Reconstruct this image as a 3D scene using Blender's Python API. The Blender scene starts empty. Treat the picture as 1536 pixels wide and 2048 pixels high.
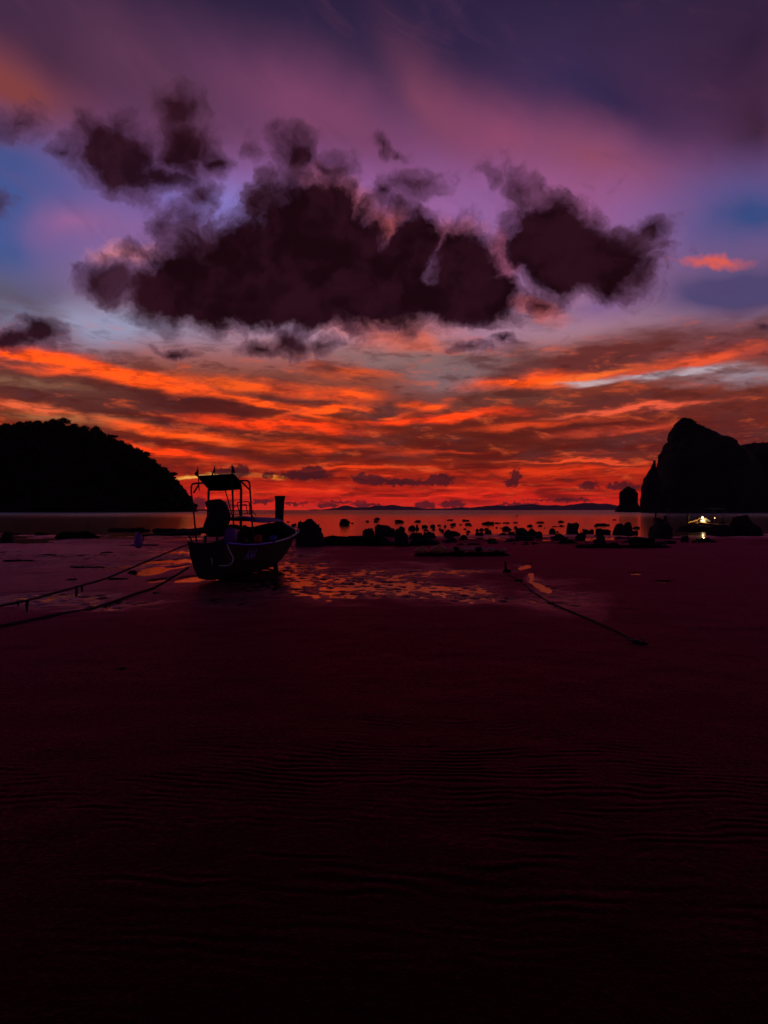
import bpy, bmesh, math, random
import numpy as np
from mathutils import Vector, Matrix

# ------------------------------------------------------------------ camera
F = 1479.0          # focal length in pixels of the 1536 x 2048 photograph
HY = 1020.0         # row of the horizon
CAMZ = 1.6
scene = bpy.context.scene
COL = scene.collection
cam_d = bpy.data.cameras.new("camera")
cam = bpy.data.objects.new("camera", cam_d)
COL.objects.link(cam)
cam_d.sensor_fit = 'VERTICAL'
cam_d.sensor_height = 36.0
cam_d.lens = 36.0 * F / 2048.0
cam_d.clip_start = 0.1
cam_d.clip_end = 120000
cam.location = (0, 0, CAMZ)
cam.rotation_euler = (math.radians(90) - math.atan((1024 - HY) / F), 0, 0)
scene.camera = cam
scene.view_settings.view_transform = 'Standard'
scene.view_settings.look = 'None'
scene.view_settings.exposure = 0.0
scene.view_settings.gamma = 1.0
scene.view_settings.use_curve_mapping = False
scene.render.engine = 'CYCLES'
cy = scene.cycles
cy.use_denoising = True
cy.use_adaptive_sampling = True
cy.adaptive_threshold = 0.015
cy.adaptive_min_samples = 24
cy.max_bounces = 6
cy.diffuse_bounces = 2
cy.glossy_bounces = 3
cy.transmission_bounces = 3
cy.transparent_max_bounces = 6
cy.caustics_reflective = False
cy.caustics_refractive = False
cy.sample_clamp_indirect = 3.0


def lin(r, g, b, k=1.0):
    out = []
    for v in (r, g, b):
        v = v / 255.0
        out.append((v / 12.92 if v <= 0.04045 else ((v + 0.055) / 1.055) ** 2.4) * k)
    return tuple(out)


# ------------------------------------------------------------------ node helper
class NT:
    def __init__(self, tree):
        self.t = tree

    def node(self, kind, **props):
        n = self.t.nodes.new(kind)
        for k, v in props.items():
            setattr(n, k, v)
        return n

    def put(self, sock, v):
        if v is None:
            return
        if isinstance(v, bpy.types.NodeSocket):
            self.t.links.new(v, sock)
        else:
            if sock.type == 'RGBA' and len(v) == 3:
                v = (*v, 1.0)
            sock.default_value = v

    def m(self, op, a, b=None, c=None, clamp=False):
        n = self.node('ShaderNodeMath', operation=op)
        n.use_clamp = clamp
        self.put(n.inputs[0], a)
        self.put(n.inputs[1], b)
        self.put(n.inputs[2], c)
        return n.outputs[0]

    def vec(self, x, y, z=0.0):
        n = self.node('ShaderNodeCombineXYZ')
        self.put(n.inputs[0], x); self.put(n.inputs[1], y); self.put(n.inputs[2], z)
        return n.outputs[0]

    def noise(self, v, scale, detail=4.0, rough=0.55, dist=0.0, dim='3D'):
        n = self.node('ShaderNodeTexNoise', noise_dimensions=dim)
        self.put(n.inputs['Vector'], v)
        n.inputs['Scale'].default_value = scale
        n.inputs['Detail'].default_value = detail
        n.inputs['Roughness'].default_value = rough
        n.inputs['Distortion'].default_value = dist
        return n.outputs[0]

    def step(self, v, a, b, lo=0.0, hi=1.0):
        n = self.node('ShaderNodeMapRange', interpolation_type='SMOOTHSTEP')
        self.put(n.inputs[0], v)
        for i, x in enumerate((a, b, lo, hi)):
            self.put(n.inputs[i + 1], x)
        return n.outputs[0]

    def mix(self, f, a, b, blend='MIX'):
        n = self.node('ShaderNodeMix', data_type='RGBA', blend_type=blend)
        n.clamp_factor = True
        self.put(n.inputs[0], f)
        self.put(n.inputs[6], a)
        self.put(n.inputs[7], b)
        return n.outputs[2]

    def ramp(self, f, stops, interp='LINEAR'):
        n = self.node('ShaderNodeValToRGB')
        cr = n.color_ramp
        cr.interpolation = interp
        while len(cr.elements) < len(stops):
            cr.elements.new(0.5)
        for e, (p, c) in zip(cr.elements, stops):
            e.position = p
            e.color = (*c, 1.0)
        self.put(n.inputs[0], f)
        return n.outputs[0]

    def blob(self, v, px, py, rx, ry, ang=0.0, quad=False):
        """soft ellipse of the sky, centred on a compass bearing and an elevation"""
        a, e = sky_ae(px, py)
        mp = self.node('ShaderNodeMapping', vector_type='TEXTURE')
        self.put(mp.inputs[0], v)
        mp.inputs[1].default_value = (a, e, 0)
        mp.inputs[2].default_value = (0, 0, math.radians(-ang))
        mp.inputs[3].default_value = (rx, ry, 1)
        g = self.node('ShaderNodeTexGradient', gradient_type='QUADRATIC_SPHERE' if quad else 'SPHERICAL')
        self.put(g.inputs[0], mp.outputs[0])
        return g.outputs[1]


def sky_ae(px, py):
    u, v = (px - 768) / F, (HY - py) / F
    az = math.atan(u)
    return az * F, math.atan(v * math.cos(az)) * F


# ------------------------------------------------------------------ world: dusk sky after sunset, no sun disc left
def build_sky():
    w = bpy.data.worlds.new("World")
    scene.world = w
    w.use_nodes = True
    t = w.node_tree
    t.nodes.clear()
    N = NT(t)
    tc = N.node('ShaderNodeTexCoord')
    sep = N.node('ShaderNodeSeparateXYZ')
    t.links.new(tc.outputs['Generated'], sep.inputs[0])
    X, Y, Z = sep.outputs
    A = N.m('MULTIPLY', N.m('ARCTAN2', X, Y), F)
    hyp = N.m('SQRT', N.m('ADD', N.m('MULTIPLY', X, X), N.m('MULTIPLY', Y, Y)))
    E = N.m('MULTIPLY', N.m('ARCTAN2', Z, hyp), F)
    C = N.vec(A, E, 0.0)
    # ---- clear-sky gradient by elevation, towards the sunset and away from it
    E0 = N.m('MAXIMUM', E, 0.0)
    fac = N.m('DIVIDE', E0, math.pi / 2 * F)
    S = lambda e: e / (math.pi / 2 * F)
    warm = [(0, lin(238, 46, 18)), (14, lin(228, 38, 16)), (35, lin(200, 35, 17)), (60, lin(172, 36, 17)), (95, lin(136, 35, 19)),
            (140, lin(112, 36, 22)), (185, lin(118, 44, 30)), (225, lin(128, 54, 38)), (265, lin(140, 74, 62)),
            (300, lin(158, 100, 100)), (340, lin(164, 122, 138)), (400, lin(158, 112, 150)), (470, lin(150, 104, 156)),
            (550, lin(142, 98, 160)), (620, lin(142, 88, 146)), (690, lin(118, 68, 112)), (750, lin(94, 56, 92)),
            (810, lin(68, 44, 76)), (860, lin(50, 36, 66)), (910, lin(39, 29, 57)), (1020, lin(32, 25, 48)), (1300, lin(24, 19, 38)), (2300, lin(13, 11, 24))]
    base = N.ramp(fac, [(S(e), c) for e, c in warm])
    cool = [(0, lin(76, 42, 66)), (150, lin(72, 44, 74)), (400, lin(60, 44, 78)), (800, lin(32, 26, 52)), (1300, lin(20, 17, 36)), (2300, lin(12, 11, 24))]
    away = N.ramp(fac, [(S(e), c) for e, c in cool])
    toward = N.step(N.m('DIVIDE', Y, N.m('MAXIMUM', hyp, 0.001)), -0.1, 0.84)
    sky = N.mix(toward, away, base)
    # ---- broad tints, softly warped
    wa = N.noise(C, 1 / 260, 3, 0.5)
    wb = N.noise(N.vec(N.m('ADD', A, 700.0), E, 3.0), 1 / 260, 3, 0.5)
    CW = N.vec(N.m('MULTIPLY_ADD', N.m('SUBTRACT', wa, 0.5), 170.0, A), N.m('MULTIPLY_ADD', N.m('SUBTRACT', wb, 0.5), 130.0, E), 0.0)
    tints = [
        # px, py, rx, ry, ang, colour, strength
        (-40, 440, 420, 290, 0, lin(66, 88, 148), 1.1),
        (10, 330, 260, 150, 10, lin(72, 84, 142), .85),
        (0, 590, 330, 120, 3, lin(92, 90, 116), 1.0),
        (230, 655, 300, 60, 4, lin(150, 148, 178), 1.1),
        (100, 90, 420, 220, 8, lin(56, 36, 62), .7),
        (20, 175, 230, 110, 5, lin(130, 64, 66), .85),
        (170, 460, 150, 70, -8, lin(150, 98, 150), .7),
        (300, 160, 420, 160, 20, lin(92, 54, 82), .9),
        (640, 230, 420, 110, 24, lin(122, 66, 102), .9),
        (900, 60, 600, 200, 10, lin(44, 33, 66), .6),
        (1200, 180, 420, 190, 20, lin(58, 44, 84), .8),
        (1480, 110, 560, 360, 12, lin(42, 27, 54), .6),
        (1500, 250, 260, 150, 0, lin(52, 28, 46), .6),
        (870, 215, 240, 90, 48, lin(128, 68, 94), .55),
        (1000, 290, 260, 100, 30, lin(146, 72, 104), .6),
        (1190, 335, 290, 120, 22, lin(142, 74, 102), .7),
        (1130, 420, 210, 90, 5, lin(158, 88, 136), .8),
        (1500, 425, 300, 150, -4, lin(58, 76, 130), .75),
        (1480, 575, 320, 130, -4, lin(80, 70, 112), 1.0),
        (1220, 610, 220, 60, -6, lin(132, 96, 142), .9),
        (460, 430, 200, 130, 0, lin(134, 118, 192), 1.2),
        (330, 380, 160, 90, 0, lin(120, 100, 168), .8),
        (840, 430, 260, 110, 0, lin(156, 98, 156), .8),
        (560, 645, 420, 50, 3, lin(172, 144, 172), 1.0),
        (960, 660, 330, 60, 0, lin(166, 122, 146), .9),
    ]
    for px, py, rx, ry, ang, c, s in tints:
        f = N.m('MULTIPLY', N.blob(CW, px, py, rx, ry, ang, True), s * 1.5, clamp=True)
        sky = N.mix(f, sky, c)
    # ---- coral highlights on high cloud
    ha = N.noise(C, 1 / 46, 5, 0.6)
    hb = N.noise(N.vec(N.m('ADD', A, 300.0), E, 9.0), 1 / 46, 5, 0.6)
    CH = N.vec(N.m('MULTIPLY_ADD', N.m('SUBTRACT', ha, 0.5), 90.0, A), N.m('MULTIPLY_ADD', N.m('SUBTRACT', hb, 0.5), 55.0, E), 0.0)
    for px, py, rx, ry, ang, c, s in [
        (1425, 524, 84, 15, 10, lin(216, 92, 84), .75),
        (690, 400, 110, 50, 24, lin(214, 112, 134), .8),
        (775, 455, 46, 50, 40, lin(230, 110, 112), .8),
        (890, 470, 90, 36, -10, lin(188, 104, 140), 1.0),
        (1005, 520, 30, 70, -20, lin(206, 110, 150), 1.1),
        (250, 512, 90, 26, -6, lin(200, 124, 142), .8),
        (1070, 618, 80, 22, 22, lin(236, 104, 74), .6),
        (780, 665, 190, 60, 6, lin(214, 120, 114), .8),
        (840, 700, 110, 36, 12, lin(232, 104, 78), .8),
    ]:
        f = N.m('MULTIPLY', N.blob(CH, px, py, rx, ry, ang, False), s * 1.5, clamp=True)
        sky = N.mix(f, sky, c)
    # ---- stratus sheet: brown-red bands, orange lit undersides
    sa = N.noise(N.vec(N.m('MULTIPLY', A, 0.22), E, 1.0), 1 / 46, 7, 0.58, 0.15)
    sb = N.noise(N.vec(N.m('MULTIPLY', A, 0.25), E, 14.0), 1 / 38, 7, 0.58, 0.15)
    CS = N.vec(N.m('MULTIPLY_ADD', N.m('SUBTRACT', sa, 0.5), 260.0, A), N.m('MULTIPLY_ADD', N.m('SUBTRACT', sb, 0.5), 56.0, E), 0.0)
    for px, py, rx, ry, ang, c, s in [
        (1180, 722, 420, 62, -9, lin(104, 48, 46), 1.5),
        (1480, 700, 260, 60, -4, lin(112, 56, 60), 1.2),
        (180, 795, 560, 60, 7, lin(92, 44, 40), 1.7),
        (420, 812, 260, 34, 8, lin(76, 28, 28), 1.2),
        (760, 815, 250, 46, 0, lin(112, 56, 48), 1.0),
        (1250, 815, 520, 60, -2, lin(112, 46, 38), 1.6),
        (1050, 875, 620, 80, 0, lin(100, 34, 24), 1.5), (620, 905, 380, 40, 0, lin(112, 34, 20), 1.0), (330, 838, 240, 16, 6, lin(84, 30, 26), 1.2),
        (1400, 880, 420, 90, 0, lin(100, 36, 32), 1.2),
        (890, 745, 220, 80, 6, lin(128, 98, 102), 1.6), (1000, 800, 260, 26, 0, lin(104, 54, 46), 1.2), (800, 720, 220, 40, 0, lin(140, 104, 104), 1.0),
        (650, 840, 330, 40, 4, lin(118, 40, 24), .9),
        (150, 835, 220, 24, 4, lin(164, 98, 62), 1.2),
        (60, 765, 200, 22, 4, lin(128, 84, 66), 1.0),
    ]:
        f = N.m('MULTIPLY', N.blob(CS, px, py, rx, ry, ang, True), s * 1.5, clamp=True)
        sky = N.mix(f, sky, c)
    O1, O2 = (1.32, .112, .010), (1.25, .062, .006)   # the clipped reds of the afterglow
    for px, py, rx, ry, ang, c, s in [
        (60, 716, 260, 26, 7, O1, 1.4), (270, 752, 250, 26, 9, O1, 1.5), (500, 768, 270, 20, 4, lin(240, 88, 32), 1.2),
        (640, 784, 200, 26, 4, O1, 1.4), (690, 745, 150, 20, 6, lin(206, 80, 44), .9), (560, 818, 210, 14, 11, O1, 1.3),
        (640, 824, 150, 12, -10, O1, 1.2), (40, 812, 180, 12, 4, lin(236, 100, 60), 1.2),
        (560, 852, 280, 16, 4, O2, 1.1), (360, 866, 250, 20, 7, O1, 1.2), (340, 905, 260, 14, 7, O2, .9), (640, 893, 260, 14, 2, lin(226, 64, 22), .9),
        (1060, 764, 190, 24, -4, O1, 1.2), (1180, 752, 180, 13, -8, lin(255, 110, 46), 1.2), (1390, 722, 240, 24, -6, lin(232, 84, 50), 1.1),
        (845, 812, 76, 16, -8, O1, 1.1), (800, 828, 40, 12, 0, O1, 1.0), (880, 836, 250, 14, -4, O2, 1.3), (1060, 850, 220, 12, -3, lin(214, 66, 30), .9), (1270, 816, 240, 9, -4, lin(240, 92, 62), 1.3),
        (1230, 862, 150, 14, -6, lin(200, 66, 44), 1.0), (870, 905, 230, 9, -3, lin(200, 56, 24), .9),
        (1200, 926, 260, 6, 2, lin(255, 80, 36), 1.3), (1150, 945, 420, 14, 0, lin(226, 54, 18), .9), (700, 938, 300, 7, 0, lin(240, 64, 20), 1.0), (560, 980, 320, 8, 1, lin(244, 52, 18), .9), (900, 990, 400, 7, 0, lin(250, 48, 20), .9),
    ]:
        f = N.m('MULTIPLY', N.blob(CS, px, py, rx, ry, ang, True), s * 1.7, clamp=True)
        sky = N.mix(f, sky, c)
    for px, py, rx, ry, ang, c, s in [
        (1190, 763, 100, 12, -3, lin(200, 168, 170), 1.1), (1340, 748, 160, 14, -2, lin(184, 164, 174), 1.1), (1490, 756, 190, 20, 2, lin(150, 128, 140), .9),
        (640, 720, 60, 10, 0, lin(150, 100, 104), .5),
        (415, 949, 90, 8, 1, lin(255, 178, 80), 1.3), (515, 957, 50, 6, 2, lin(255, 140, 46), 1.2),
    ]:
        f = N.m('MULTIPLY', N.blob(CS, px, py, rx, ry, ang, True), s * 1.6, clamp=True)
        sky = N.mix(f, sky, c)
    # ---- fine banding low over the horizon
    band = N.noise(N.vec(N.m('MULTIPLY', A, 0.11), E, 4.0), 1 / 14, 7, 0.64, 0.25)
    env = N.m('MULTIPLY', N.step(E, 4, 20), N.step(E, 200, 90))
    env = N.m('MULTIPLY', env, toward)
    sky = N.mix(N.m('MULTIPLY', N.step(band, 0.52, 0.38), N.m('MULTIPLY', env, 0.75)), sky, lin(92, 20, 16))
    hot = N.mix(N.step(E, 20, 150), lin(255, 62, 26), lin(255, 78, 24))
    envh = N.m('MULTIPLY', N.m('MULTIPLY', N.step(E, 0, 12), N.step(E, 210, 60)), toward)
    sky = N.mix(N.m('MULTIPLY', N.step(band, 0.55, 0.72), N.m('MULTIPLY', envh, 0.8)), sky, hot)
    # mottled relief over the whole sunset sheet
    mot = N.noise(N.vec(N.m('MULTIPLY', A, 0.3), E, 22.0), 1 / 50, 7, 0.58, 0.2)
    envm = N.m('MULTIPLY', N.m('MULTIPLY', N.step(E, 60, 130), N.step(E, 420, 300)), toward)
    sky = N.mix(N.m('MULTIPLY', N.step(mot, 0.52, 0.34), N.m('MULTIPLY', envm, 0.62)), sky, lin(88, 46, 46))
    # fibres and folds within the lit sheet
    fa = N.noise(N.vec(N.m('MULTIPLY', A, 0.27), N.m('MULTIPLY_ADD', A, 0.04, E), 51.0), 1 / 20, 8, 0.64, 0.25)
    envf = N.m('MULTIPLY', N.m('MULTIPLY', N.step(E, 8, 60), N.step(E, 390, 270)), toward)
    sky = N.mix(N.m('MULTIPLY', N.step(fa, 0.50, 0.36), N.m('MULTIPLY', envf, 0.48)), sky, lin(74, 26, 24))
    sky = N.mix(N.m('MULTIPLY', N.step(fa, 0.54, 0.70), N.m('MULTIPLY', envf, 0.42)), sky, lin(236, 92, 46))
    # thin cirrus fibres fanning out over the upper sky
    ci = N.noise(N.vec(N.m('MULTIPLY_ADD', E, -0.55, A), N.m('MULTIPLY', N.m('MULTIPLY_ADD', A, 0.55, E), 3.2), 61.0), 1 / 230, 7, 0.58, 0.9)
    envc = N.m('MULTIPLY', N.step(E, 330, 520), toward)
    sky = N.mix(N.m('MULTIPLY', N.step(ci, 0.52, 0.72), N.m('MULTIPLY', envc, 0.08)), sky, lin(140, 76, 104))
    sky = N.mix(N.m('MULTIPLY', N.step(ci, 0.48, 0.30), N.m('MULTIPLY', envc, 0.10)), sky, lin(50, 36, 68))
    # ---- small cumulus on the horizon
    ca = N.noise(C, 1 / 10, 5, 0.65)
    cb = N.noise(N.vec(A, E, 31.0), 1 / 10, 5, 0.65)
    CC = N.vec(N.m('MULTIPLY_ADD', N.m('SUBTRACT', ca, 0.5), 34.0, A), N.m('MULTIPLY_ADD', N.m('SUBTRACT', cb, 0.5), 26.0, E), 0.0)
    small = None
    for px, py, rx, ry, ang in [
        (612, 950, 66, 12, 0), (626, 943, 34, 14, 0), (480, 943, 26, 14, 0), (448, 944, 30, 9, 0), (535, 950, 14, 8, 0),
        (742, 960, 44, 13, 0), (722, 957, 24, 12, 0), (800, 964, 36, 10, 0), (880, 960, 34, 15, 0), (830, 966, 60, 7, 0),
        (1030, 955, 13, 22, 18), (1022, 966, 18, 8, 0), (1176, 971, 22, 9, 0), (1240, 972, 30, 9, 0), (1265, 975, 16, 7, 0),
        (525, 1003, 26, 6, 0), (590, 1008, 30, 4, 0), (690, 1004, 60, 3, 0), (655, 1011, 30, 6, 0),
        (735, 1010, 40, 5, 0), (850, 1010, 26, 10, 0), (905, 1009, 34, 9, 0), (1040, 1009, 50, 4, 0), (440, 1010, 40, 12, 0), (398, 1008, 20, 16, 0), (1120, 1000, 90, 3, 0)]:
        b = N.blob(CC, px, py, rx * 1.1, ry * 1.1, ang)
        small = b if small is None else N.m('MAXIMUM', small, b)
    sky = N.mix(N.m('MULTIPLY', N.step(small, 0.14, 0.4), 0.85), sky, lin(58, 22, 30))
    # ---- big dark cumulus
    ka = N.noise(C, 1 / 80, 8, 0.58)
    kb = N.noise(N.vec(A, E, 47.0), 1 / 80, 8, 0.58)
    CK = N.vec(N.m('MULTIPLY_ADD', N.m('SUBTRACT', ka, 0.5), 90.0, A), N.m('MULTIPLY_ADD', N.m('SUBTRACT', kb, 0.5), 74.0, E), 0.0)
    cum, thin = None, None
    for px, py, rx, ry, ang, wt in [
        # main bank
        (540, 545, 230, 105, 0, 1), (610, 470, 150, 110, 12, 1), (540, 405, 70, 60, 0, 1), (660, 430, 90, 64, 22, 1), (420, 580, 180, 84, 0, 1), (740, 560, 200, 110, 5, 1),
        (825, 500, 66, 88, 0, 1), (920, 535, 96, 92, 10, 1), (950, 592, 120, 58, 12, 1), (350, 590, 110, 70, 0, 1), (420, 500, 100, 56, -10, .9), (720, 490, 90, 80, 20, 1), (800, 545, 90, 70, 0, 1), (560, 610, 240, 56, 0, 1),
        (880, 600, 140, 50, 8, 1), (212, 562, 74, 44, 0, .8), (285, 575, 70, 40, 0, .8),
        # right bank
        (1085, 480, 104, 82, 0, 1), (1160, 525, 160, 70, 8, 1), (1220, 500, 120, 60, 0, .9), (1295, 462, 86, 36, -8, .75), (1270, 565, 110, 46, 12, .62), (1190, 440, 60, 30, 0, .6),
        (1050, 378, 90, 44, 34, .68), (990, 352, 50, 30, 20, .56), (1105, 410, 60, 36, 20, .7),
        # upper left bank
        (230, 312, 120, 80, 0, 1), (250, 350, 110, 60, 0, .9), (370, 296, 110, 72, 0, .95), (360, 216, 84, 48, 0, .85), (240, 248, 70, 46, 0, .55), (320, 350, 120, 46, 0, .8), (130, 305, 60, 24, 0, .6), (430, 330, 70, 36, 0, .7), (290, 390, 60, 40, 20, .55),
        # upper middle tufts
        (590, 310, 80, 60, 0, .85), (655, 335, 90, 44, 10, .7), (500, 300, 44, 40, 0, .58), (755, 292, 50, 26, 24, .62), (800, 310, 46, 20, 10, .56), (830, 372, 110, 40, 0, .66), (770, 385, 60, 36, 0, .66), (805, 408, 60, 26, 0, .75), (600, 345, 110, 36, 0, .6), (560, 265, 60, 34, 20, .5),
        # left wisps
        (400, 395, 60, 44, 0, .64), (335, 450, 56, 44, -30, .7), (385, 440, 60, 40, 0, .72), (270, 500, 60, 22, -10, .6), (150, 540, 22, 16, -40, .5),
        # small ones
        (25, 676, 96, 24, 0, .9), (82, 662, 42, 32, 0, 1), (520, 695, 60, 26, 0, .75), (580, 688, 70, 36, 0, .8), (645, 690, 54, 24, 0, .75), (345, 699, 60, 13, 0, .7), (1010, 682, 56, 12, 0, .72), (940, 694, 70, 14, 0, .6),
        (690, 625, 60, 54, 0, .7), (1080, 602, 64, 30, 20, .72), (40, 252, 90, 46, 0, .55), (0, 395, 50, 26, 0, .6), (765, 655, 40, 20, 0, .62), (1534, 650, 22, 10, 0, .6), (960, 640, 60, 24, 0, .66)]:
        k = .90 if py < 415 and px < 900 else (1.05 if wt == 1 and 415 < py < 620 else 1.0)
        b = N.blob(CK, px, py, rx * 1.2 * k, ry * 1.25 * k, ang)
        if wt < 1:
            b = N.m('MULTIPLY', b, wt * (.92 if wt < .8 else 1.0))
        acc = cum if (wt == 1 and 415 < py < 640) else thin
        if acc is not None:
            n = N.node('ShaderNodeMath', operation='SMOOTH_MAX')
            N.put(n.inputs[0], acc); N.put(n.inputs[1], b); n.inputs[2].default_value = 0.06
            b = n.outputs[0]
        if wt == 1 and 415 < py < 640:
            cum = b
        else:
            thin = b
    fr = N.noise(CK, 1 / 62, 9, 0.64, 0.2)
    frc = N.m('SUBTRACT', fr, 0.5)
    sh = N.noise(CK, 1 / 110, 6, 0.58)
    # ragged thin cumulus, half transparent
    dl = N.m('MULTIPLY_ADD', frc, 1.55, N.m('MULTIPLY_ADD', thin, 1.75, -0.22))
    sky = N.mix(N.m('MULTIPLY', N.step(dl, 0.02, 0.40), 0.50), sky, lin(80, 46, 70))
    sky = N.mix(N.m('MULTIPLY', N.step(dl, 0.16, 1.05), 0.97), sky, N.mix(N.step(sh, 0.4, 0.62), lin(32, 8, 16), lin(50, 20, 32)))
    # the two dense banks
    dens = N.m('MULTIPLY_ADD', frc, 1.20, N.m('MULTIPLY_ADD', cum, 1.72, -0.21))
    sky = N.mix(N.m('MULTIPLY', N.step(dens, -0.02, 0.32), 0.55), sky, lin(78, 44, 66))
    sky = N.mix(N.step(dens, 0.14, 0.76), sky, N.mix(N.step(sh, 0.4, 0.62), lin(26, 6, 13), lin(43, 15, 26)))
    # below the horizon the dome just continues dark
    below = N.step(E, -6, -300)
    sky = N.mix(below, sky, lin(30, 10, 16))
    bg = N.node('ShaderNodeBackground')
    N.put(bg.inputs[0], sky)
    bg.inputs[1].default_value = 1.0
    out = N.node('ShaderNodeOutputWorld')
    t.links.new(bg.outputs[0], out.inputs[0])
    w.cycles.sampling_method = 'MANUAL'
    w.cycles.sample_map_resolution = 1024


build_sky()


# ------------------------------------------------------------------ generic helpers
def P(px, py, d):
    """a point seen at a pixel of the photograph and d metres ahead"""
    return Vector(((px - 768) / F * d, d, CAMZ + (HY - py) / F * d))


def tag(o, label=None, cat=None, group=None, kind=None):
    if label: o['label'] = label
    if cat: o['category'] = cat
    if group: o['group'] = group
    if kind: o['kind'] = kind
    return o


def link(name, mesh, mat=None, parent=None, loc=None):
    o = bpy.data.objects.new(name, mesh)
    COL.objects.link(o)
    if mat is not None and not mesh.materials:
        mesh.materials.append(mat)
    if parent is not None:
        o.parent = parent
    if loc is not None:
        o.location = loc
    return o


def empty(name, loc=(0, 0, 0), rz=0.0):
    o = bpy.data.objects.new(name, None)
    COL.objects.link(o)
    o.location = loc
    o.rotation_euler = (0, 0, rz)
    o.empty_display_size = 0.2
    return o


class MB:
    """collects shapes and links them as one mesh object"""
    def __init__(self):
        self.v, self.f = [], []

    def add(self, vs, fs):
        k = len(self.v)
        self.v += [tuple(p) for p in vs]
        self.f += [tuple(i + k for i in f) for f in fs]
        return self

    def tube(self, pts, r, n=8, cap=True):
        pts = [Vector(p) for p in pts]
        rs = r if isinstance(r, (list, tuple)) else [r] * len(pts)
        vs, fs = [], []
        prev = None
        for i, p in enumerate(pts):
            a = pts[max(i - 1, 0)]; b = pts[min(i + 1, len(pts) - 1)]
            t = (b - a).normalized()
            if prev is None:
                up = Vector((0, 0, 1)) if abs(t.z) < 0.9 else Vector((1, 0, 0))
                x = t.cross(up).normalized()
            else:
                x = (prev - t * prev.dot(t)).normalized()
            prev = x
            y = t.cross(x)
            for k in range(n):
                c = 2 * math.pi * k / n
                vs.append(p + (x * math.cos(c) + y * math.sin(c)) * rs[i])
        for i in range(len(pts) - 1):
            for k in range(n):
                a, b = i * n + k, i * n + (k + 1) % n
                fs.append((a, b, b + n, a + n))
        if cap:
            fs.append(tuple(range(n - 1, -1, -1)))
            fs.append(tuple(range((len(pts) - 1) * n, len(pts) * n)))
        return self.add(vs, fs)

    def box(self, c, s, rot=None):
        c = Vector(c)
        vs = []
        for x in (-.5, .5):
            for y in (-.5, .5):
                for z in (-.5, .5):
                    p = Vector((x * s[0], y * s[1], z * s[2]))
                    if rot is not None: p = rot @ p
                    vs.append(c + p)
        return self.add(vs, [(0, 1, 3, 2), (4, 6, 7, 5), (0, 4, 5, 1), (2, 3, 7, 6), (0, 2, 6, 4), (1, 5, 7, 3)])

    def slab(self, poly, thick):
        """a sheet of quads (list of rows of points) with a real thickness"""
        rows, cols = len(poly), len(poly[0])
        top = [Vector(p) for r in poly for p in r]
        nrm = (Vector(poly[0][-1]) - Vector(poly[0][0])).cross(Vector(poly[-1][0]) - Vector(poly[0][0])).normalized()
        bot = [p - nrm * thick for p in top]
        k = len(top)
        fs = []
        for i in range(rows - 1):
            for j in range(cols - 1):
                a, b, c, d = i * cols + j, i * cols + j + 1, (i + 1) * cols + j + 1, (i + 1) * cols + j
                fs.append((a, b, c, d)); fs.append((d + k, c + k, b + k, a + k))
        ring = [j for j in range(cols)] + [i * cols + cols - 1 for i in range(1, rows)] + \
               [(rows - 1) * cols + j for j in range(cols - 2, -1, -1)] + [i * cols for i in range(rows - 2, 0, -1)]
        for a, b in zip(ring, ring[1:] + ring[:1]):
            fs.append((b, a, a + k, b + k))
        return self.add(top + bot, fs)

    def mesh(self, name, smooth=False):
        me = bpy.data.meshes.new(name)
        me.from_pydata(self.v, [], self.f)
        bm = bmesh.new(); bm.from_mesh(me)
        bmesh.ops.recalc_face_normals(bm, faces=bm.faces)
        bm.to_mesh(me); bm.free()
        if smooth:
            me.polygons.foreach_set('use_smooth', [True] * len(me.polygons))
        return me

    def build(self, name, mat, parent=None, smooth=False):
        return link(name, self.mesh(name, smooth), mat, parent)


# value noise in numpy for terrain and stones
def _hash(ix, iy, iz, seed):
    h = (ix * 374761393 + iy * 668265263 + iz * 1442695041 + seed * 974634777) & 0xFFFFFFFF
    h = ((h ^ (h >> 13)) * 1274126177) & 0xFFFFFFFF
    h = h ^ (h >> 16)
    return (h & 0xFFFFFF) / float(0xFFFFFF)


def vnoise(x, y, z=0.0, seed=0):
    x, y = np.asarray(x, float), np.asarray(y, float)
    z = np.zeros_like(x) + z
    ix, iy, iz = np.floor(x).astype(np.int64), np.floor(y).astype(np.int64), np.floor(z).astype(np.int64)
    fx, fy, fz = x - ix, y - iy, z - iz
    fx, fy, fz = [q * q * q * (q * (q * 6 - 15) + 10) for q in (fx, fy, fz)]
    r = 0
    for dx in (0, 1):
        for dy in (0, 1):
            for dz in (0, 1):
                w = (fx if dx else 1 - fx) * (fy if dy else 1 - fy) * (fz if dz else 1 - fz)
                r = r + w * _hash(ix + dx, iy + dy, iz + dz, seed)
    return r * 2 - 1


def fbm(x, y, z=0.0, seed=0, octs=4, gain=0.5):
    r, a = 0, 1.0
    x, y = np.asarray(x, float), np.asarray(y, float)
    z = np.asarray(z, float)
    for i in range(octs):
        r = r + a * vnoise(x, y, z, seed + i * 17)
        x, y, z = x * 2.03 + 1.7, y * 2.03 - 3.1, z * 2.03 + .9
        a *= gain
    return r


def sstep(v, a, b):
    t = np.clip((v - a) / (b - a), 0, 1)
    return t * t * (3 - 2 * t)


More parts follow.
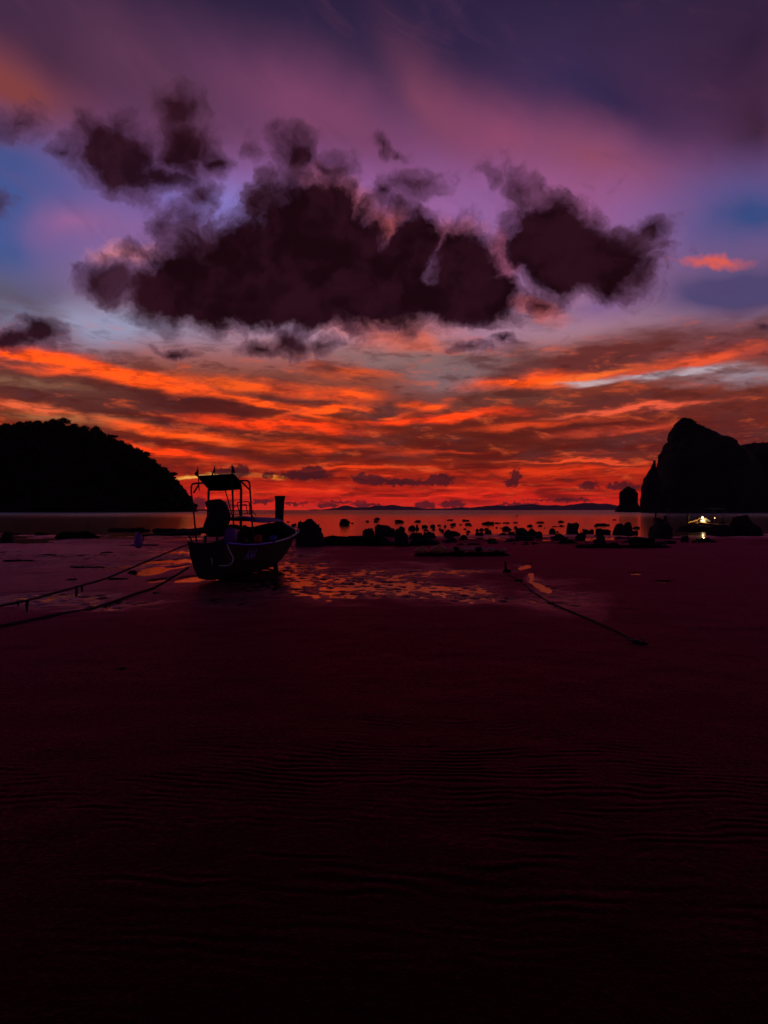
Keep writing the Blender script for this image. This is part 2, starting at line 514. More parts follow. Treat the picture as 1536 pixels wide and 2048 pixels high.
# ------------------------------------------------------------------ materials
def mat(name, col, rough=0.6, spec=0.5, var=0.25, scale=6.0, bump=0.15, bscale=40.0, metal=0.0, emit=None, coat=0.0, tint=None):
    m = bpy.data.materials.new(name)
    m.use_nodes = True
    t = m.node_tree
    N = NT(t)
    bs = t.nodes['Principled BSDF']
    tc = N.node('ShaderNodeTexCoord')
    n1 = N.noise(tc.outputs['Object'], scale, 6, 0.6)
    dark = tuple(c * (1 - var) for c in col)
    light = tuple(min(1, c * (1 + var)) for c in col)
    N.put(bs.inputs['Base Color'], N.mix(N.step(n1, 0.3, 0.7), dark, light))
    N.put(bs.inputs['Roughness'], N.step(n1, 0.25, 0.75, max(0.02, rough - 0.12), min(1, rough + 0.12)))
    bs.inputs['Specular IOR Level'].default_value = spec
    bs.inputs['Metallic'].default_value = metal
    bs.inputs['Coat Weight'].default_value = coat
    if tint: bs.inputs['Specular Tint'].default_value = (*tint, 1)
    if bump:
        b = N.node('ShaderNodeBump')
        b.inputs['Strength'].default_value = bump
        b.inputs['Distance'].default_value = 0.02
        N.put(b.inputs['Height'], N.noise(tc.outputs['Object'], bscale, 5, 0.6))
        t.links.new(b.outputs[0], bs.inputs['Normal'])
    if emit:
        bs.inputs['Emission Color'].default_value = (*emit[0], 1)
        bs.inputs['Emission Strength'].default_value = emit[1]
    return m


M = {
    'rock': mat('wet_rock', (.035, .028, .026), .75, .15, .35, 3, .5, 14),
    'weed': mat('seaweed', (.022, .02, .014), .8, .12, .4, 5, .6, 30),
    'cliff': mat('limestone', (.05, .045, .04), .9, .1, .4, .04, .4, .2),
    'leaf': mat('foliage', (.03, .045, .02), .8, .1, .4, .3, 0),
    'bark': mat('bark', (.04, .03, .022), .9, .1, .3, 2, .3, 12),
    'soil': mat('forest_floor', (.02, .02, .012), .95, .0, .3, .05, .3, .3),
    'hull': mat('dark_painted_wood', (.03, .024, .022), .6, .25, .35, 4, .25, 30),
    'inner': mat('bare_hull_wood', (.035, .026, .02), .8, .15, .35, 6, .3, 40),
    'blue': mat('blue_paint', (.08, .07, .75), .45, .4, .2, 9, .1, 60),
    'white': mat('worn_white_paint', (.7, .66, .68), .5, .4, .15, 12, .1, 60),
    'bluetarp': mat('blue_tarpaulin', (.03, .03, .34), .6, .3, .25, 5, .4, 18),
    'darktarp': mat('dark_tarpaulin', (.022, .02, .022), .75, .15, .3, 4, .5, 14),
    'steel': mat('painted_tube', (.06, .05, .05), .45, .4, .2, 14, .1, 60),
    'purple': mat('purple_plastic', (.26, .05, .40), .45, .4, .15, 6, .1, 30),
    'letter': mat('violet_lettering_paint', (.34, .22, .85), .5, .4, .3, 20, .1, 60),
    'red': mat('red_cloth', (.62, .06, .03), .7, .2, .2, 8, .2, 40),
    'flag': mat('dark_flag_cloth', (.10, .03, .03), .8, .1, .25, 10, .3, 50),
    'rope': mat('wet_rope', (.07, .05, .045), .85, .12, .3, 30, .5, 160),
    'net': mat('dark_net', (.02, .018, .02), .9, .08, .4, 10, .8, 50),
    'buoy_orange': mat('faded_orange_plastic', (.85, .28, .12), .5, .4, .25, 7, .15, 40),
    'buoy_pink': mat('faded_pink_plastic', (.75, .36, .30), .5, .4, .25, 7, .15, 40),
    'brown': mat('brown_varnish', (.20, .05, .02), .5, .4, .25, 5, .2, 30),
    'gold': mat('yellow_paint', (.75, .45, .10), .5, .4, .2, 6, .1, 40),
    'cream': mat('cream_cloth', (.75, .68, .55), .8, .2, .15, 6, .3, 20),
    'gold_glow': mat('golden_glow_bead', (.8, .5, .2), .4, .3, 0, 1, 0, 1, emit=((1, .42, .08), 1.6)),  # emission for the added beads that mimic lamplight along the bow
    'bulb': mat('lamp_glow', (.9, .8, .6), .4, .3, 0, 1, 0, 1, emit=((1, .56, .20), 3.6)),
}


# ------------------------------------------------------------------ beach (one sheet that runs under the sea)
FILM = -0.030       # level of the water standing on the flat
SEA = -0.15


def gpt(px, py, z=0.0):
    d = (CAMZ - z) * F / (py - HY)
    return (px - 768) / F * d, d


POOLS = [  # px, py, half width px, half height px, turn
    (303, 1142, 30, 8, -8), (352, 1134, 36, 2.6, -10), (318, 1160, 32, 3.0, -10), (380, 1157, 32, 5.5, -8), (365, 1121, 40, 4, -2), (372, 1104, 26, 2.4, 0), (330, 1122, 40, 3, -3),
    (1050, 1133, 14, 4.6, -20), (1063, 1151, 5, 9, -20), (1081, 1171, 22, 6, 24), (1271, 1146, 17, 3.2, 0), (1327, 1162, 16, 2.2, 0),
]


def wet_zone(x, y, n, grow=1.0):
    px = 768 + x / np.maximum(y, .1) * F
    py = HY + CAMZ * F / np.maximum(y, .1)
    s = 0
    fine = fbm(x / .5, y / .6, 0, 55, 3)
    for cx, cyy, rx, ry, k in [(690, 1166, 280, 42, 1), (590, 1146, 130, 48, 1), (900, 1188, 190, 26, .93), (1090, 1190, 110, 28, .88), (90, 1204, 210, 17, .95), (350, 1112, 110, 36, .95), (150, 1105, 300, 40, .78)]:
        r = np.sqrt(((px - cx) / (rx * grow)) ** 2 + ((py - cyy) / (ry * grow)) ** 2) + .42 * n + .16 * fine
        s = np.maximum(s, k * sstep(r, 1.22, .40))
    return s


def ground(x, y):
    x = np.asarray(x, float); y = np.asarray(y, float)
    z = -0.15 * sstep(y, 31, 45) - 0.25 * sstep(y, 44, 75) - 4.0 * sstep(y, 75, 400)
    z = z + sstep(y, 29, 40) * .085 * fbm(x / 4.2, y / 4.2, 0, 3, 4, .6)
    far = sstep(y, 60, 30)
    # broad undulation and lumps
    z = z + .010 * fbm(x / 2.6, y / 2.6, 0, 11, 3) * far
    lump = fbm(x / .42, y / .42, 0, 21, 3)
    z = z + .0045 * lump * far
    # current ripples
    wob = .50 * fbm(x / 1.9, y / 1.3, 0, 31, 3) + .10 * fbm(x / .22, y / .22, 0, 35, 2)
    ph = 2 * np.pi * (y + .10 * x + .32 * wob) / .080
    patch = np.clip(.05 + .9 * fbm(x / .8, y / .6, 0, 41, 4) + 1.0 * fbm(x / .26, y / .10, 0, 43, 2), 0, 1.2)
    s = np.sin(ph)
    z = z + (.0025 * patch * (s + .25 * np.sin(2 * ph + .6))) * sstep(y, 9, 4.5) * sstep(y, 2.1, 3.3)
    # zones where the water stands between the sand lumps
    n = fbm(x / 1.4, y / 1.4, 0, 51, 3)
    sheet = wet_zone(x, y, n)
    z = z - .029 * sheet + (.022 * fbm(x / .14, y / .22, 0, 61, 3, .5) + .004 * n) * sheet
    px = 768 + x / np.maximum(y, .1) * F
    py = HY + CAMZ * F / np.maximum(y, .1)
    for cx, cyy, rx, ry, tn in POOLS:
        c, s_ = math.cos(math.radians(tn)), math.sin(math.radians(tn))
        dx, dy = px - cx, py - cyy
        u, v = (dx * c + dy * s_) / rx, (-dx * s_ + dy * c) / ry
        r = np.sqrt(u * u + v * v) + .30 * fbm(x / .5, y / .9, 0, 71, 3)
        z = z - .05 * sstep(r, 1.25, .75)
    return z


def gz(x, y):
    return float(ground(np.array([x]), np.array([y]))[0])


def build_beach():
    rows = [-40, -25, -15, -8, -4, -1.5, 0.0, .6, 1.0]
    y = 1.3
    while y < 420:
        rows.append(y)
        y += .0125 if y < 5 else (.022 if y < 11 else (.032 if y < 27 else (.11 if y < 60 else (1.2 if y < 100 else 12))))
    rows = np.array(rows)
    nc = 540
    t = np.linspace(-1, 1, nc)
    hw = 13 + 1.15 * np.maximum(rows, 0)
    Xg = hw[:, None] * (.36 * t + .64 * t ** 3)[None, :]
    Yg = np.repeat(rows[:, None], nc, 1)
    Zg = ground(Xg, np.maximum(Yg, .5))
    nr = len(rows)
    me = bpy.data.meshes.new('beach')
    me.vertices.add(nr * nc)
    me.vertices.foreach_set('co', np.stack([Xg, Yg, Zg], -1).astype(np.float32).ravel())
    i = np.arange((nr - 1) * nc).reshape(nr - 1, nc)[:, :-1].ravel()
    q = np.stack([i, i + 1, i + 1 + nc, i + nc], -1).astype(np.int32)
    me.loops.add(q.size)
    me.loops.foreach_set('vertex_index', q.ravel())
    me.polygons.add(len(q))
    me.polygons.foreach_set('loop_start', np.arange(0, q.size, 4, dtype=np.int32))
    me.polygons.foreach_set('use_smooth', np.ones(len(q), dtype=bool))
    me.update(calc_edges=True)
    me.validate()
    nn = fbm(Xg / 1.4, Yg / 1.4, 0, 51, 3)
    wt = np.maximum(wet_zone(Xg, np.maximum(Yg, .5), nn, 1.18), .55 * sstep(-Xg / np.maximum(Yg, .5) + .12 * nn, .10, .28) * sstep(Yg, 9, 16))
    wt = np.maximum(wt, sstep(Yg, 42, 50))
    qx = 768 + Xg / np.maximum(Yg, .5) * F; qy = HY + CAMZ * F / np.maximum(Yg, .5)
    ax, ay, bx, by = 1060., 1156., 1200., 1232.
    tt = np.clip(((qx - ax) * (bx - ax) + (qy - ay) * (by - ay)) / ((bx - ax) ** 2 + (by - ay) ** 2), 0, 1)
    dl = np.hypot(qx - ax - tt * (bx - ax), qy - ay - tt * (by - ay)) / 17 + .5 * nn
    wt = np.maximum(wt, .9 * sstep(dl, 1.1, .3) * (1 - .5 * tt))
    at = me.attributes.new('wetness', 'FLOAT', 'POINT')
    at.data.foreach_set('value', wt.astype(np.float32).ravel())
    m = bpy.data.materials.new('wet_sand')
    m.use_nodes = True
    N = NT(m.node_tree)
    bs = m.node_tree.nodes['Principled BSDF']
    tc = N.node('ShaderNodeTexCoord')
    ob = tc.outputs['Object']
    big = N.noise(ob, .45, 5, .6)
    fine = N.noise(ob, 9, 6, .65)
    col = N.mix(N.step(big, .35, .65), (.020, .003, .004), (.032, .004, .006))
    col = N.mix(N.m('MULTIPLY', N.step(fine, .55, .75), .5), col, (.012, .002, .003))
    # the flat stays wet where the tide last stood; the foreshore is only damp
    wa = N.node('ShaderNodeAttribute', attribute_name='wetness')
    wet = N.m('MULTIPLY', wa.outputs['Fac'], N.step(fine, .2, .8, 1.0, .5))
    b = N.node('ShaderNodeBump')
    b.inputs['Strength'].default_value = .6
    b.inputs['Distance'].default_value = .01
    N.put(b.inputs['Height'], N.m('ADD', N.noise(ob, 26, 6, .7), N.m('MULTIPLY', N.noise(ob, 120, 3, .6), .4)))
    b2 = N.node('ShaderNodeBump'); b2.inputs['Distance'].default_value = .03
    N.put(b2.inputs['Strength'], N.m('MULTIPLY', wet, .55))
    N.put(b2.inputs['Height'], N.noise(ob, 7.5, 4, .6))
    L_ = m.node_tree.links
    L_.new(b2.outputs[0], b.inputs['Normal'])
    m.node_tree.nodes.remove(bs)
    di = N.node('ShaderNodeBsdfDiffuse'); N.put(di.inputs['Color'], col)
    gl = N.node('ShaderNodeBsdfAnisotropic'); gl.distribution = 'GGX'
    N.put(gl.inputs['Color'], N.mix(wet, (.95, .16, .28), (1, .58, .62)))
    N.put(gl.inputs['Roughness'], N.m('MULTIPLY_ADD', wet, -.36, .56))
    fr = N.node('ShaderNodeFresnel')
    N.put(fr.inputs['IOR'], N.m('MULTIPLY_ADD', wet, .17, 1.16))
    for nd in (di, gl, fr):
        L_.new(b.outputs[0], nd.inputs['Normal'])
    mx = N.node('ShaderNodeMixShader')
    grit = N.step(N.noise(ob, 34, 3, .7), .42, .74, .70, 1.75)
    N.put(mx.inputs[0], N.m('MULTIPLY', N.m('MULTIPLY', fr.outputs[0], grit), N.m('MULTIPLY_ADD', wet, .30, .60)))
    L_.new(di.outputs[0], mx.inputs[1]); L_.new(gl.outputs[0], mx.inputs[2])
    L_.new(mx.outputs[0], m.node_tree.nodes['Material Output'].inputs[0])
    tag(link('beach', me, m), kind='structure')


def water_mat(name, bump, bscale, stretch, rough, far=False):
    m = bpy.data.materials.new(name)
    m.use_nodes = True
    N = NT(m.node_tree)
    bs = m.node_tree.nodes['Principled BSDF']
    bs.inputs['Base Color'].default_value = (.012, .010, .012, 1)
    bs.inputs['Roughness'].default_value = rough
    bs.inputs['IOR'].default_value = 1.40 if far else 1.6
    bs.inputs['Specular IOR Level'].default_value = .5
    tc = N.node('ShaderNodeTexCoord')
    mp = N.node('ShaderNodeMapping')
    mp.inputs[3].default_value = stretch
    m.node_tree.links.new(tc.outputs['Object'], mp.inputs[0])
    h = N.noise(mp.outputs[0], bscale, 5, .55)
    b = N.node('ShaderNodeBump')
    b.inputs['Distance'].default_value = .05
    if far:   # sheltered shallows are calm, the open bay carries a breeze
        sp = N.node('ShaderNodeSeparateXYZ'); m.node_tree.links.new(tc.outputs['Object'], sp.inputs[0])
        patch = N.noise(tc.outputs['Object'], .03, 3, .5)
        wind = N.step(N.m('MULTIPLY_ADD', N.m('SUBTRACT', patch, .5), 120, sp.outputs[1]), 110, 420)
        N.put(b.inputs['Strength'], N.m('MULTIPLY_ADD', wind, .75, bump))
        N.put(bs.inputs['Roughness'], N.m('MULTIPLY_ADD', wind, .20, rough))
    else:
        b.inputs['Strength'].default_value = bump
    N.put(b.inputs['Height'], h)
    m.node_tree.links.new(b.outputs[0], bs.inputs['Normal'])
    return m


def sheet(name, x0, x1, y0, y1, z, m, nx=2, ny=2):
    mb = MB()
    xs = np.linspace(x0, x1, nx); ys = np.linspace(y0, y1, ny)
    mb.add([(x, y, z) for y in ys for x in xs],
           [(j * nx + i, j * nx + i + 1, (j + 1) * nx + i + 1, (j + 1) * nx + i) for j in range(ny - 1) for i in range(nx - 1)])
    return tag(mb.build(name, m), kind='structure')


build_beach()
sheet('sea', -16000, 16000, 30.5, 18000, SEA, water_mat('sea_water', .20, .9, (.5, 1.1, 1), .10, True))
sheet('tide_water', -26, 26, 8, 30, FILM, water_mat('shallow_water', .09, 7, (1, 1, 1), .03))


# ------------------------------------------------------------------ hills, islands, woods
def leaf_cloud(mb, c, rad, n, size, rng, flat=.75):
    """leaf-sized faces scattered through a crown"""
    for _ in range(n):
        while True:
            p = Vector((rng.uniform(-1, 1), rng.uniform(-1, 1), rng.uniform(-1, 1)))
            if p.length < 1: break
        p = Vector((p.x * rad, p.y * rad, p.z * rad * flat)) + c
        a = Vector((rng.gauss(0, 1), rng.gauss(0, 1), rng.gauss(0, 1))).normalized()
        b = a.orthogonal().normalized()
        b.rotate(Matrix.Rotation(rng.uniform(0, 6.28), 3, a))
        cvec = a.cross(b)
        s = size * rng.uniform(.6, 1.3)
        mb.add([p + b * s, p + cvec * s * .6, p - b * s, p - cvec * s * .6], [(0, 1, 2, 3)])


def tree(loc, h, w, label, seed, flat_top=False):
    rng = random.Random(seed)
    root = empty('tree', loc)
    tag(root, label, 'tree', 'trees on the skyline of the left hill')
    tr = MB()
    lean = Vector((rng.uniform(-.12, .12) * h, rng.uniform(-.1, .1) * h, 0))
    top = lean + Vector((0, 0, h * .72))
    tr.tube([(0, 0, -3.0), lean * .4 + Vector((0, 0, h * .35)), top], [h * .035, h * .026, h * .012], 7)
    cr = MB()
    lobes = 5 if not flat_top else 6
    for k in range(lobes):
        a = 6.28 * k / lobes + rng.uniform(-.4, .4)
        rr = w * .5 * rng.uniform(.35, .75)
        e = Vector((math.cos(a) * rr, math.sin(a) * rr, h * (rng.uniform(.62, .9) if not flat_top else rng.uniform(.82, .9)))) + lean
        tr.tube([lean * .4 + Vector((0, 0, h * .4)), (lean * .4 + Vector((0, 0, h * .4))).lerp(e, .6) + Vector((0, 0, h * .04)), e], [h * .016, h * .011, h * .005], 5)
        leaf_cloud(cr, e, w * (.3 if not flat_top else .26) * rng.uniform(.8, 1.15), 70, w * .075, rng, .7 if not flat_top else .4)
    leaf_cloud(cr, lean + Vector((0, 0, h * .82)), w * .34, 110, w * .08, rng, .75 if not flat_top else .35)
    tr.build('trunk', M['bark'], root, True)
    cr.build('crown', M['leaf'], root)
    return root


HILL = [(-900, 890), (-600, 862), (-300, 850), (-100, 850), (0, 851), (60, 849), (120, 848), (160, 856), (200, 870), (230, 882), (262, 896), (285, 910), (300, 921), (330, 944), (345, 958),
        (360, 976), (375, 996), (387, 1012), (394, 1022), (402, 1026)]
HD = 742.0


def hill_h(x, y):
    px = 768 + np.asarray(x) / np.asarray(y) * F
    pr = np.interp(px, [a for a, _ in HILL], [b for _, b in HILL]) + 4.0
    top = (HY - pr) / F * HD + 1.7
    edge = 40 + .8 * np.maximum(top, 0)
    t = sstep(y, HD - 62, HD + 6) * sstep(y, HD + 330, HD + 15)
    z = top * (t ** .75) + (2.2 * fbm(np.asarray(x) / 26, np.asarray(y) / 26, 0, 5, 3)) * t - 2.5 * (1 - t)
    return z


def build_hill():
    xs = np.concatenate([np.linspace(-830, -420, 30), np.linspace(-410, -150, 110)])
    ys = np.concatenate([np.linspace(HD - 74, HD + 30, 50), np.linspace(HD + 45, HD + 330, 14)])
    Xg, Yg = np.meshgrid(xs, ys)
    Zg = hill_h(Xg, Yg)
    nx, ny = len(xs), len(ys)
    mb = MB()
    mb.add(np.stack([Xg, Yg, Zg], -1).reshape(-1, 3).tolist(),
           [(j * nx + i, j * nx + i + 1, (j + 1) * nx + i + 1, (j + 1) * nx + i) for j in range(ny - 1) for i in range(nx - 1)])
    tag(mb.build('hill', M['soil'], smooth=True), kind='structure')
    rng = random.Random(4)
    fo = MB()
    k = 0
    while k < 3400:
        x = rng.uniform(-440, -182); y = HD - 60 + 110 * rng.random() ** .7
        z = float(hill_h(np.array([x]), np.array([y]))[0])
        if z < 2: continue
        k += 1
        r = rng.uniform(1.2, 2.2) if rng.random() < .75 else rng.uniform(2.4, 4.2)
        leaf_cloud(fo, Vector((x, y, z + r * .5)), r, 22, r * .42, rng, .8)
    tag(fo.build('forest', M['leaf']), 'dark mass of forest covering the left hill', None, None, 'stuff')
    for i, (px, h, w, label) in enumerate([
        (8, 6, 6, 'small round tree at the far left edge of the hill crest'),
        (34, 7, 6, 'pointed little tree left of the twin crowns on the hill crest'),
        (54, 8, 8, 'broad crowned tree near the left end of the hill crest'),
        (68, 8, 6, 'narrow tree touching the broad crown near the left end of the crest'),
        (98, 7, 6, 'round tree standing left of the tallest tree on the hill crest'),
        (121, 10, 9, 'tallest and widest tree standing out on top of the hill crest'),
        (142, 7, 7, 'rounded tree just right of the tallest tree on the crest'),
        (166, 7, 7, 'bushy tree where the hill crest starts to drop'),
        (189, 9, 9, 'big domed tree on the shoulder of the hill'),
        (198, 6, 5, 'small tree tucked against the big domed tree on the shoulder'),
        (219, 7, 8, 'flat topped tree with a gap under its crown on the upper slope'),
        (250, 4, 4, 'low bush on the even middle slope of the hill'),
        (272, 4, 4, 'little bush below the even middle slope of the hill'),
        (290, 9, 8, 'large round tree bulging out of the middle slope'),
        (305, 7, 6, 'smaller tree right below the large round slope tree'),
        (323, 6, 6, 'bushy tree above the umbrella shaped tree on the steep slope'),
        (340, 9, 9, 'umbrella shaped tree leaning out over the steep slope'),
        (352, 5, 4, 'small tree below the umbrella shaped tree on the steep slope'),
        (367, 4, 4, 'lowest small bush on the steep end of the hill above the sea')]):
        x = (px - 768) / F * HD
        z = float(hill_h(np.array([x]), np.array([HD + 6]))[0])
        tree((x, HD + 5, z - h * .45), h * 1.35, w * 1.3, label, 100 + i, 'umbrella' in label or 'flat topped' in label)


build_hill()


def tower(name, levels, d, depth, seed, rough, label, veg=150, cat='cliff'):
    """a limestone stack lofted from rings, one per level: (row, left, right)"""
    rng = random.Random(seed)
    n = 56
    lv = []
    for (a, b) in zip(levels, levels[1:]):
        for k in range(4):
            f = k / 4
            lv.append(tuple(a[i] * (1 - f) + b[i] * f for i in range(3)))
    lv.append(levels[-1])
    ang = np.arange(n) / n * 2 * np.pi
    V, Fc = [], []
    wmax = max(r - l for _, l, r in levels) / 2 / F
    yc = (d + 6) / (1 - .6 * depth * wmax)
    for i, (py, l, r) in enumerate(lv):
        zz = CAMZ + (HY - py) / F * yc
        xl, xr = (l - 768) / F * yc, (r - 768) / F * yc
        cx, rx = (xl + xr) / 2, max((xr - xl) / 2, .3)
        ry = max(rx * depth, .3)
        ca, sa = np.cos(ang), np.sin(ang)
        x = cx + rx * np.sign(ca) * np.abs(ca) ** .85
        y = yc + ry * np.sign(sa) * np.abs(sa) ** .85
        nn = fbm(x / 6, y / 6, np.full(n, zz / 8), seed, 4, .6)
        amp = np.minimum(rough, rx * .3)
        x = x + ca * nn * amp
        y = y + sa * nn * amp
        z = zz + .3 * amp * fbm(x / 7, y / 7, 5.0, seed + 3, 3)
        V += np.stack([x, y, z], -1).tolist()
    k = len(lv)
    for i in range(k - 1):
        for j in range(n):
            a, b = i * n + j, i * n + (j + 1) % n
            Fc.append((a, b, b + n, a + n))
    Fc.append(tuple(range((k - 1) * n, k * n)))
    Fc.append(tuple(range(n - 1, -1, -1)))
    root = empty(name, (0, 0, 0))
    tag(root, label, cat)
    org = Vector((((levels[0][1] + levels[0][2]) / 2 - 768) / F * yc, yc, SEA))
    root.location = org
    mb = MB(); mb.add([Vector(v) - org for v in V], Fc)
    mb.build('rock_face', M['cliff'], root, True)
    vg = MB()
    for _ in range(veg):
        i = int(len(lv) * (1 - rng.random() ** 1.6 * .75)) - 1
        i = max(2, min(len(lv) - 1, i))
        j = rng.randrange(n)
        s = rng.uniform(.75, 1.0)
        p = Vector(V[i * n + j])
        c = Vector(((V[i * n][0] + V[i * n + n // 2][0]) / 2, (V[i * n][1] + V[i * n + n // 2][1]) / 2, p.z))
        q = c.lerp(p, s)
        rr = rng.uniform(.7, 1.8) * min(1, rough / 2.2)
        leaf_cloud(vg, q - org + Vector((0, 0, rr * .2)), rr, 22, rr * .4, rng)
    o = vg.build('shrubs', M['leaf'], root)
    o['kind'] = 'stuff'
    return root


tower('limestone_cliff', [(1030, 1296, 1560), (1010, 1300, 1550), (985, 1308, 1535), (955, 1320, 1520), (918, 1322, 1500), (905, 1330, 1490), (898, 1332, 1482), (888, 1337, 1471), (882, 1342, 1466),
                          (874, 1345, 1440), (862, 1346, 1416), (854, 1348, 1402), (847, 1353, 1391), (842, 1360, 1383), (839, 1367, 1377)], 520, .8, 8, 2.0,
      'tall limestone cliff with a rounded summit on the right of the bay', 260)
tower('limestone_spire', [(1030, 1280, 1322), (1008, 1283, 1320), (985, 1285, 1319), (958, 1287, 1318), (952, 1292, 1314.5), (943, 1298, 1312.5), (934, 1302.5, 1311.5), (927, 1306, 1311), (921, 1308, 1310)], 525, .9, 12, .8,
      'narrow pointed rock spire against the left foot of the cliff', 90)
tower('limestone_ridge', [(1030, 1440, 2100), (960, 1445, 2080), (915, 1455, 2050), (900, 1470, 2020), (893, 1482, 1990), (889, 1488, 1960), (886, 1520, 1900)], 560, .35, 21, 1.8,
      'lower wooded ridge running off the right edge behind the cliff', 420)
tower('rock_islet', [(1026, 1230, 1290), (1018, 1233, 1286), (1013, 1235, 1278), (1007, 1239, 1275), (1000, 1239.5, 1275), (990, 1239.5, 1274), (984, 1241, 1271), (979, 1246, 1266), (976, 1251, 1261), (974.5, 1254, 1258)], 640, .8, 33, 1.0,
      'small rounded rock islet with an undercut foot left of the cliff', 80, 'islet')


def far_range(name, prof, d, seed):
    xs = np.linspace(prof[0][0], prof[-1][0], 220)
    h = np.interp(xs, [a for a, _ in prof], [b for _, b in prof])
    h = h + (1.0 * fbm(xs / 16, xs * 0, 0, seed, 4)) * np.minimum(1, (h - 1) / 5)
    h = np.maximum(h, 0)
    X = (xs - 768) / F * d
    H = h / F * d
    rowsv = []
    offs = [(-900, -.02), (-600, .35), (-250, .8), (0, 1), (300, .75), (900, -.02)]
    for j, (dy, k) in enumerate(offs):
        wob = fbm(xs / 22, xs * 0 + j * 3.3, 0, seed + 5, 3)
        z = SEA - 1 + H * k * (1 + (.16 * wob if 0 < k < 1 else 0))
        rowsv.append(np.stack([X, np.full_like(X, d + dy), z], -1))
    V = np.concatenate(rowsv).tolist()
    n = len(xs)
    mb = MB(); mb.add(V, [(j * n + i, j * n + i + 1, (j + 1) * n + i + 1, (j + 1) * n + i) for j in range(len(offs) - 1) for i in range(n - 1)])
    return tag(mb.build(name, M['far'], smooth=True), kind='structure')


M['far'] = mat('far_woods_haze_tint', (.10, .055, .085), .95, .05, .3, .002, 0)  # violet of distant haze is mixed into this base colour
far_range('far_hills', [(640, 0), (655, 3), (670, 4.5), (684, 8), (697, 9), (712, 5.5), (735, 6), (760, 9), (785, 10), (805, 7), (830, 6), (850, 3), (862, 4), (880, 3), (905, 4), (925, 6), (940, 5),
                        (965, 8), (1000, 10), (1020, 9), (1045, 10.5), (1065, 13), (1085, 9.5), (1105, 11), (1130, 9), (1150, 12), (1168, 15.5), (1188, 13.5), (1205, 13), (1225, 11), (1250, 8), (1290, 6), (1340, 0)], 11000, 2)
far_range('far_island', [(622, 0), (628, 1.8), (634, 2.2), (642, .6), (648, 0)], 8000, 6)
far_range('far_island', [(398, 0), (402, 3.0), (405, 4), (408, 3), (412, 0)], 1500, 9)


# ------------------------------------------------------------------ stones
def rock_mesh(w, h, dp, seed, sub=3, ang=.32):
    bm = bmesh.new()
    bmesh.ops.create_icosphere(bm, subdivisions=sub, radius=1)
    co = np.array([v.co[:] for v in bm.verts])
    rng = random.Random(seed)
    n1 = fbm(co[:, 0] * 1.3 + seed, co[:, 1] * 1.3, co[:, 2] * 1.3, seed, 5, .6)
    # a few flat cleavage planes
    r = np.ones(len(co)) + ang * n1
    if ang <= .24:
        co = np.sign(co) * np.abs(co) ** .72
    co = co * r[:, None]
    for _ in range(2 if ang <= .24 else 4):
        nrm = np.array([rng.gauss(0, 1), rng.gauss(0, 1), abs(rng.gauss(0, .8))]); nrm /= np.linalg.norm(nrm)
        dd = rng.uniform(.68, .95)
        t = co @ nrm - dd
        co = co - np.clip(t, 0, None)[:, None] * nrm[None] * .85
    zmin = -.35
    co[:, 2] = np.where(co[:, 2] < zmin, zmin, co[:, 2])
    mn, mx = co.min(0), co.max(0)
    co = (co - (mn + mx) / 2) / (mx - mn)
    co = co * np.array([w, dp, h])
    co[:, 2] += h / 2
    fine = fbm(co[:, 0] / (w * .12), co[:, 1] / (w * .12), co[:, 2] / (w * .12), seed + 9, 3)
    co[:, 2] += fine * h * .07
    co[:, 0] += fine * w * .03
    for v, c in zip(bm.verts, co):
        v.co = c
    me = bpy.data.meshes.new('rock')
    bm.to_mesh(me); bm.free()
    return me


def rock(x0, x1, top, base, label, group='rocks at the water line', name='rock', seed=None, deep=.8, m='rock', cat='rock', ang=.32):
    zb = SEA if base < 1082 else 0.0
    d = (CAMZ - zb) * F / (base - HY)
    if base >= 1082:
        zb = gz((x0 + x1 - 1536) / 2 / F * d, d)
        d = (CAMZ - zb) * F / (base - HY)
    w = (x1 - x0) / F * d
    h = (base - top) / F * d
    if any(q in label for q in ('boulder', 'round', 'domed')) and 'slanted' not in label: ang = .20
    sink = .12 * h + .03
    seed = seed if seed is not None else int(x0 * 7 + base * 13) % 9973
    me = rock_mesh(w, h + sink, max(w * deep, .12), seed, 4 if (x1 - x0) > 26 else (3 if (x1 - x0) > 9 else 2), ang * 1.15)
    o = link(name, me, M[m])
    dd = d + w * deep * .5
    o.location = ((x0 + x1 - 1536) / 2 / F * dd, dd, zb - sink)
    tag(o, label, cat, group)
    return o


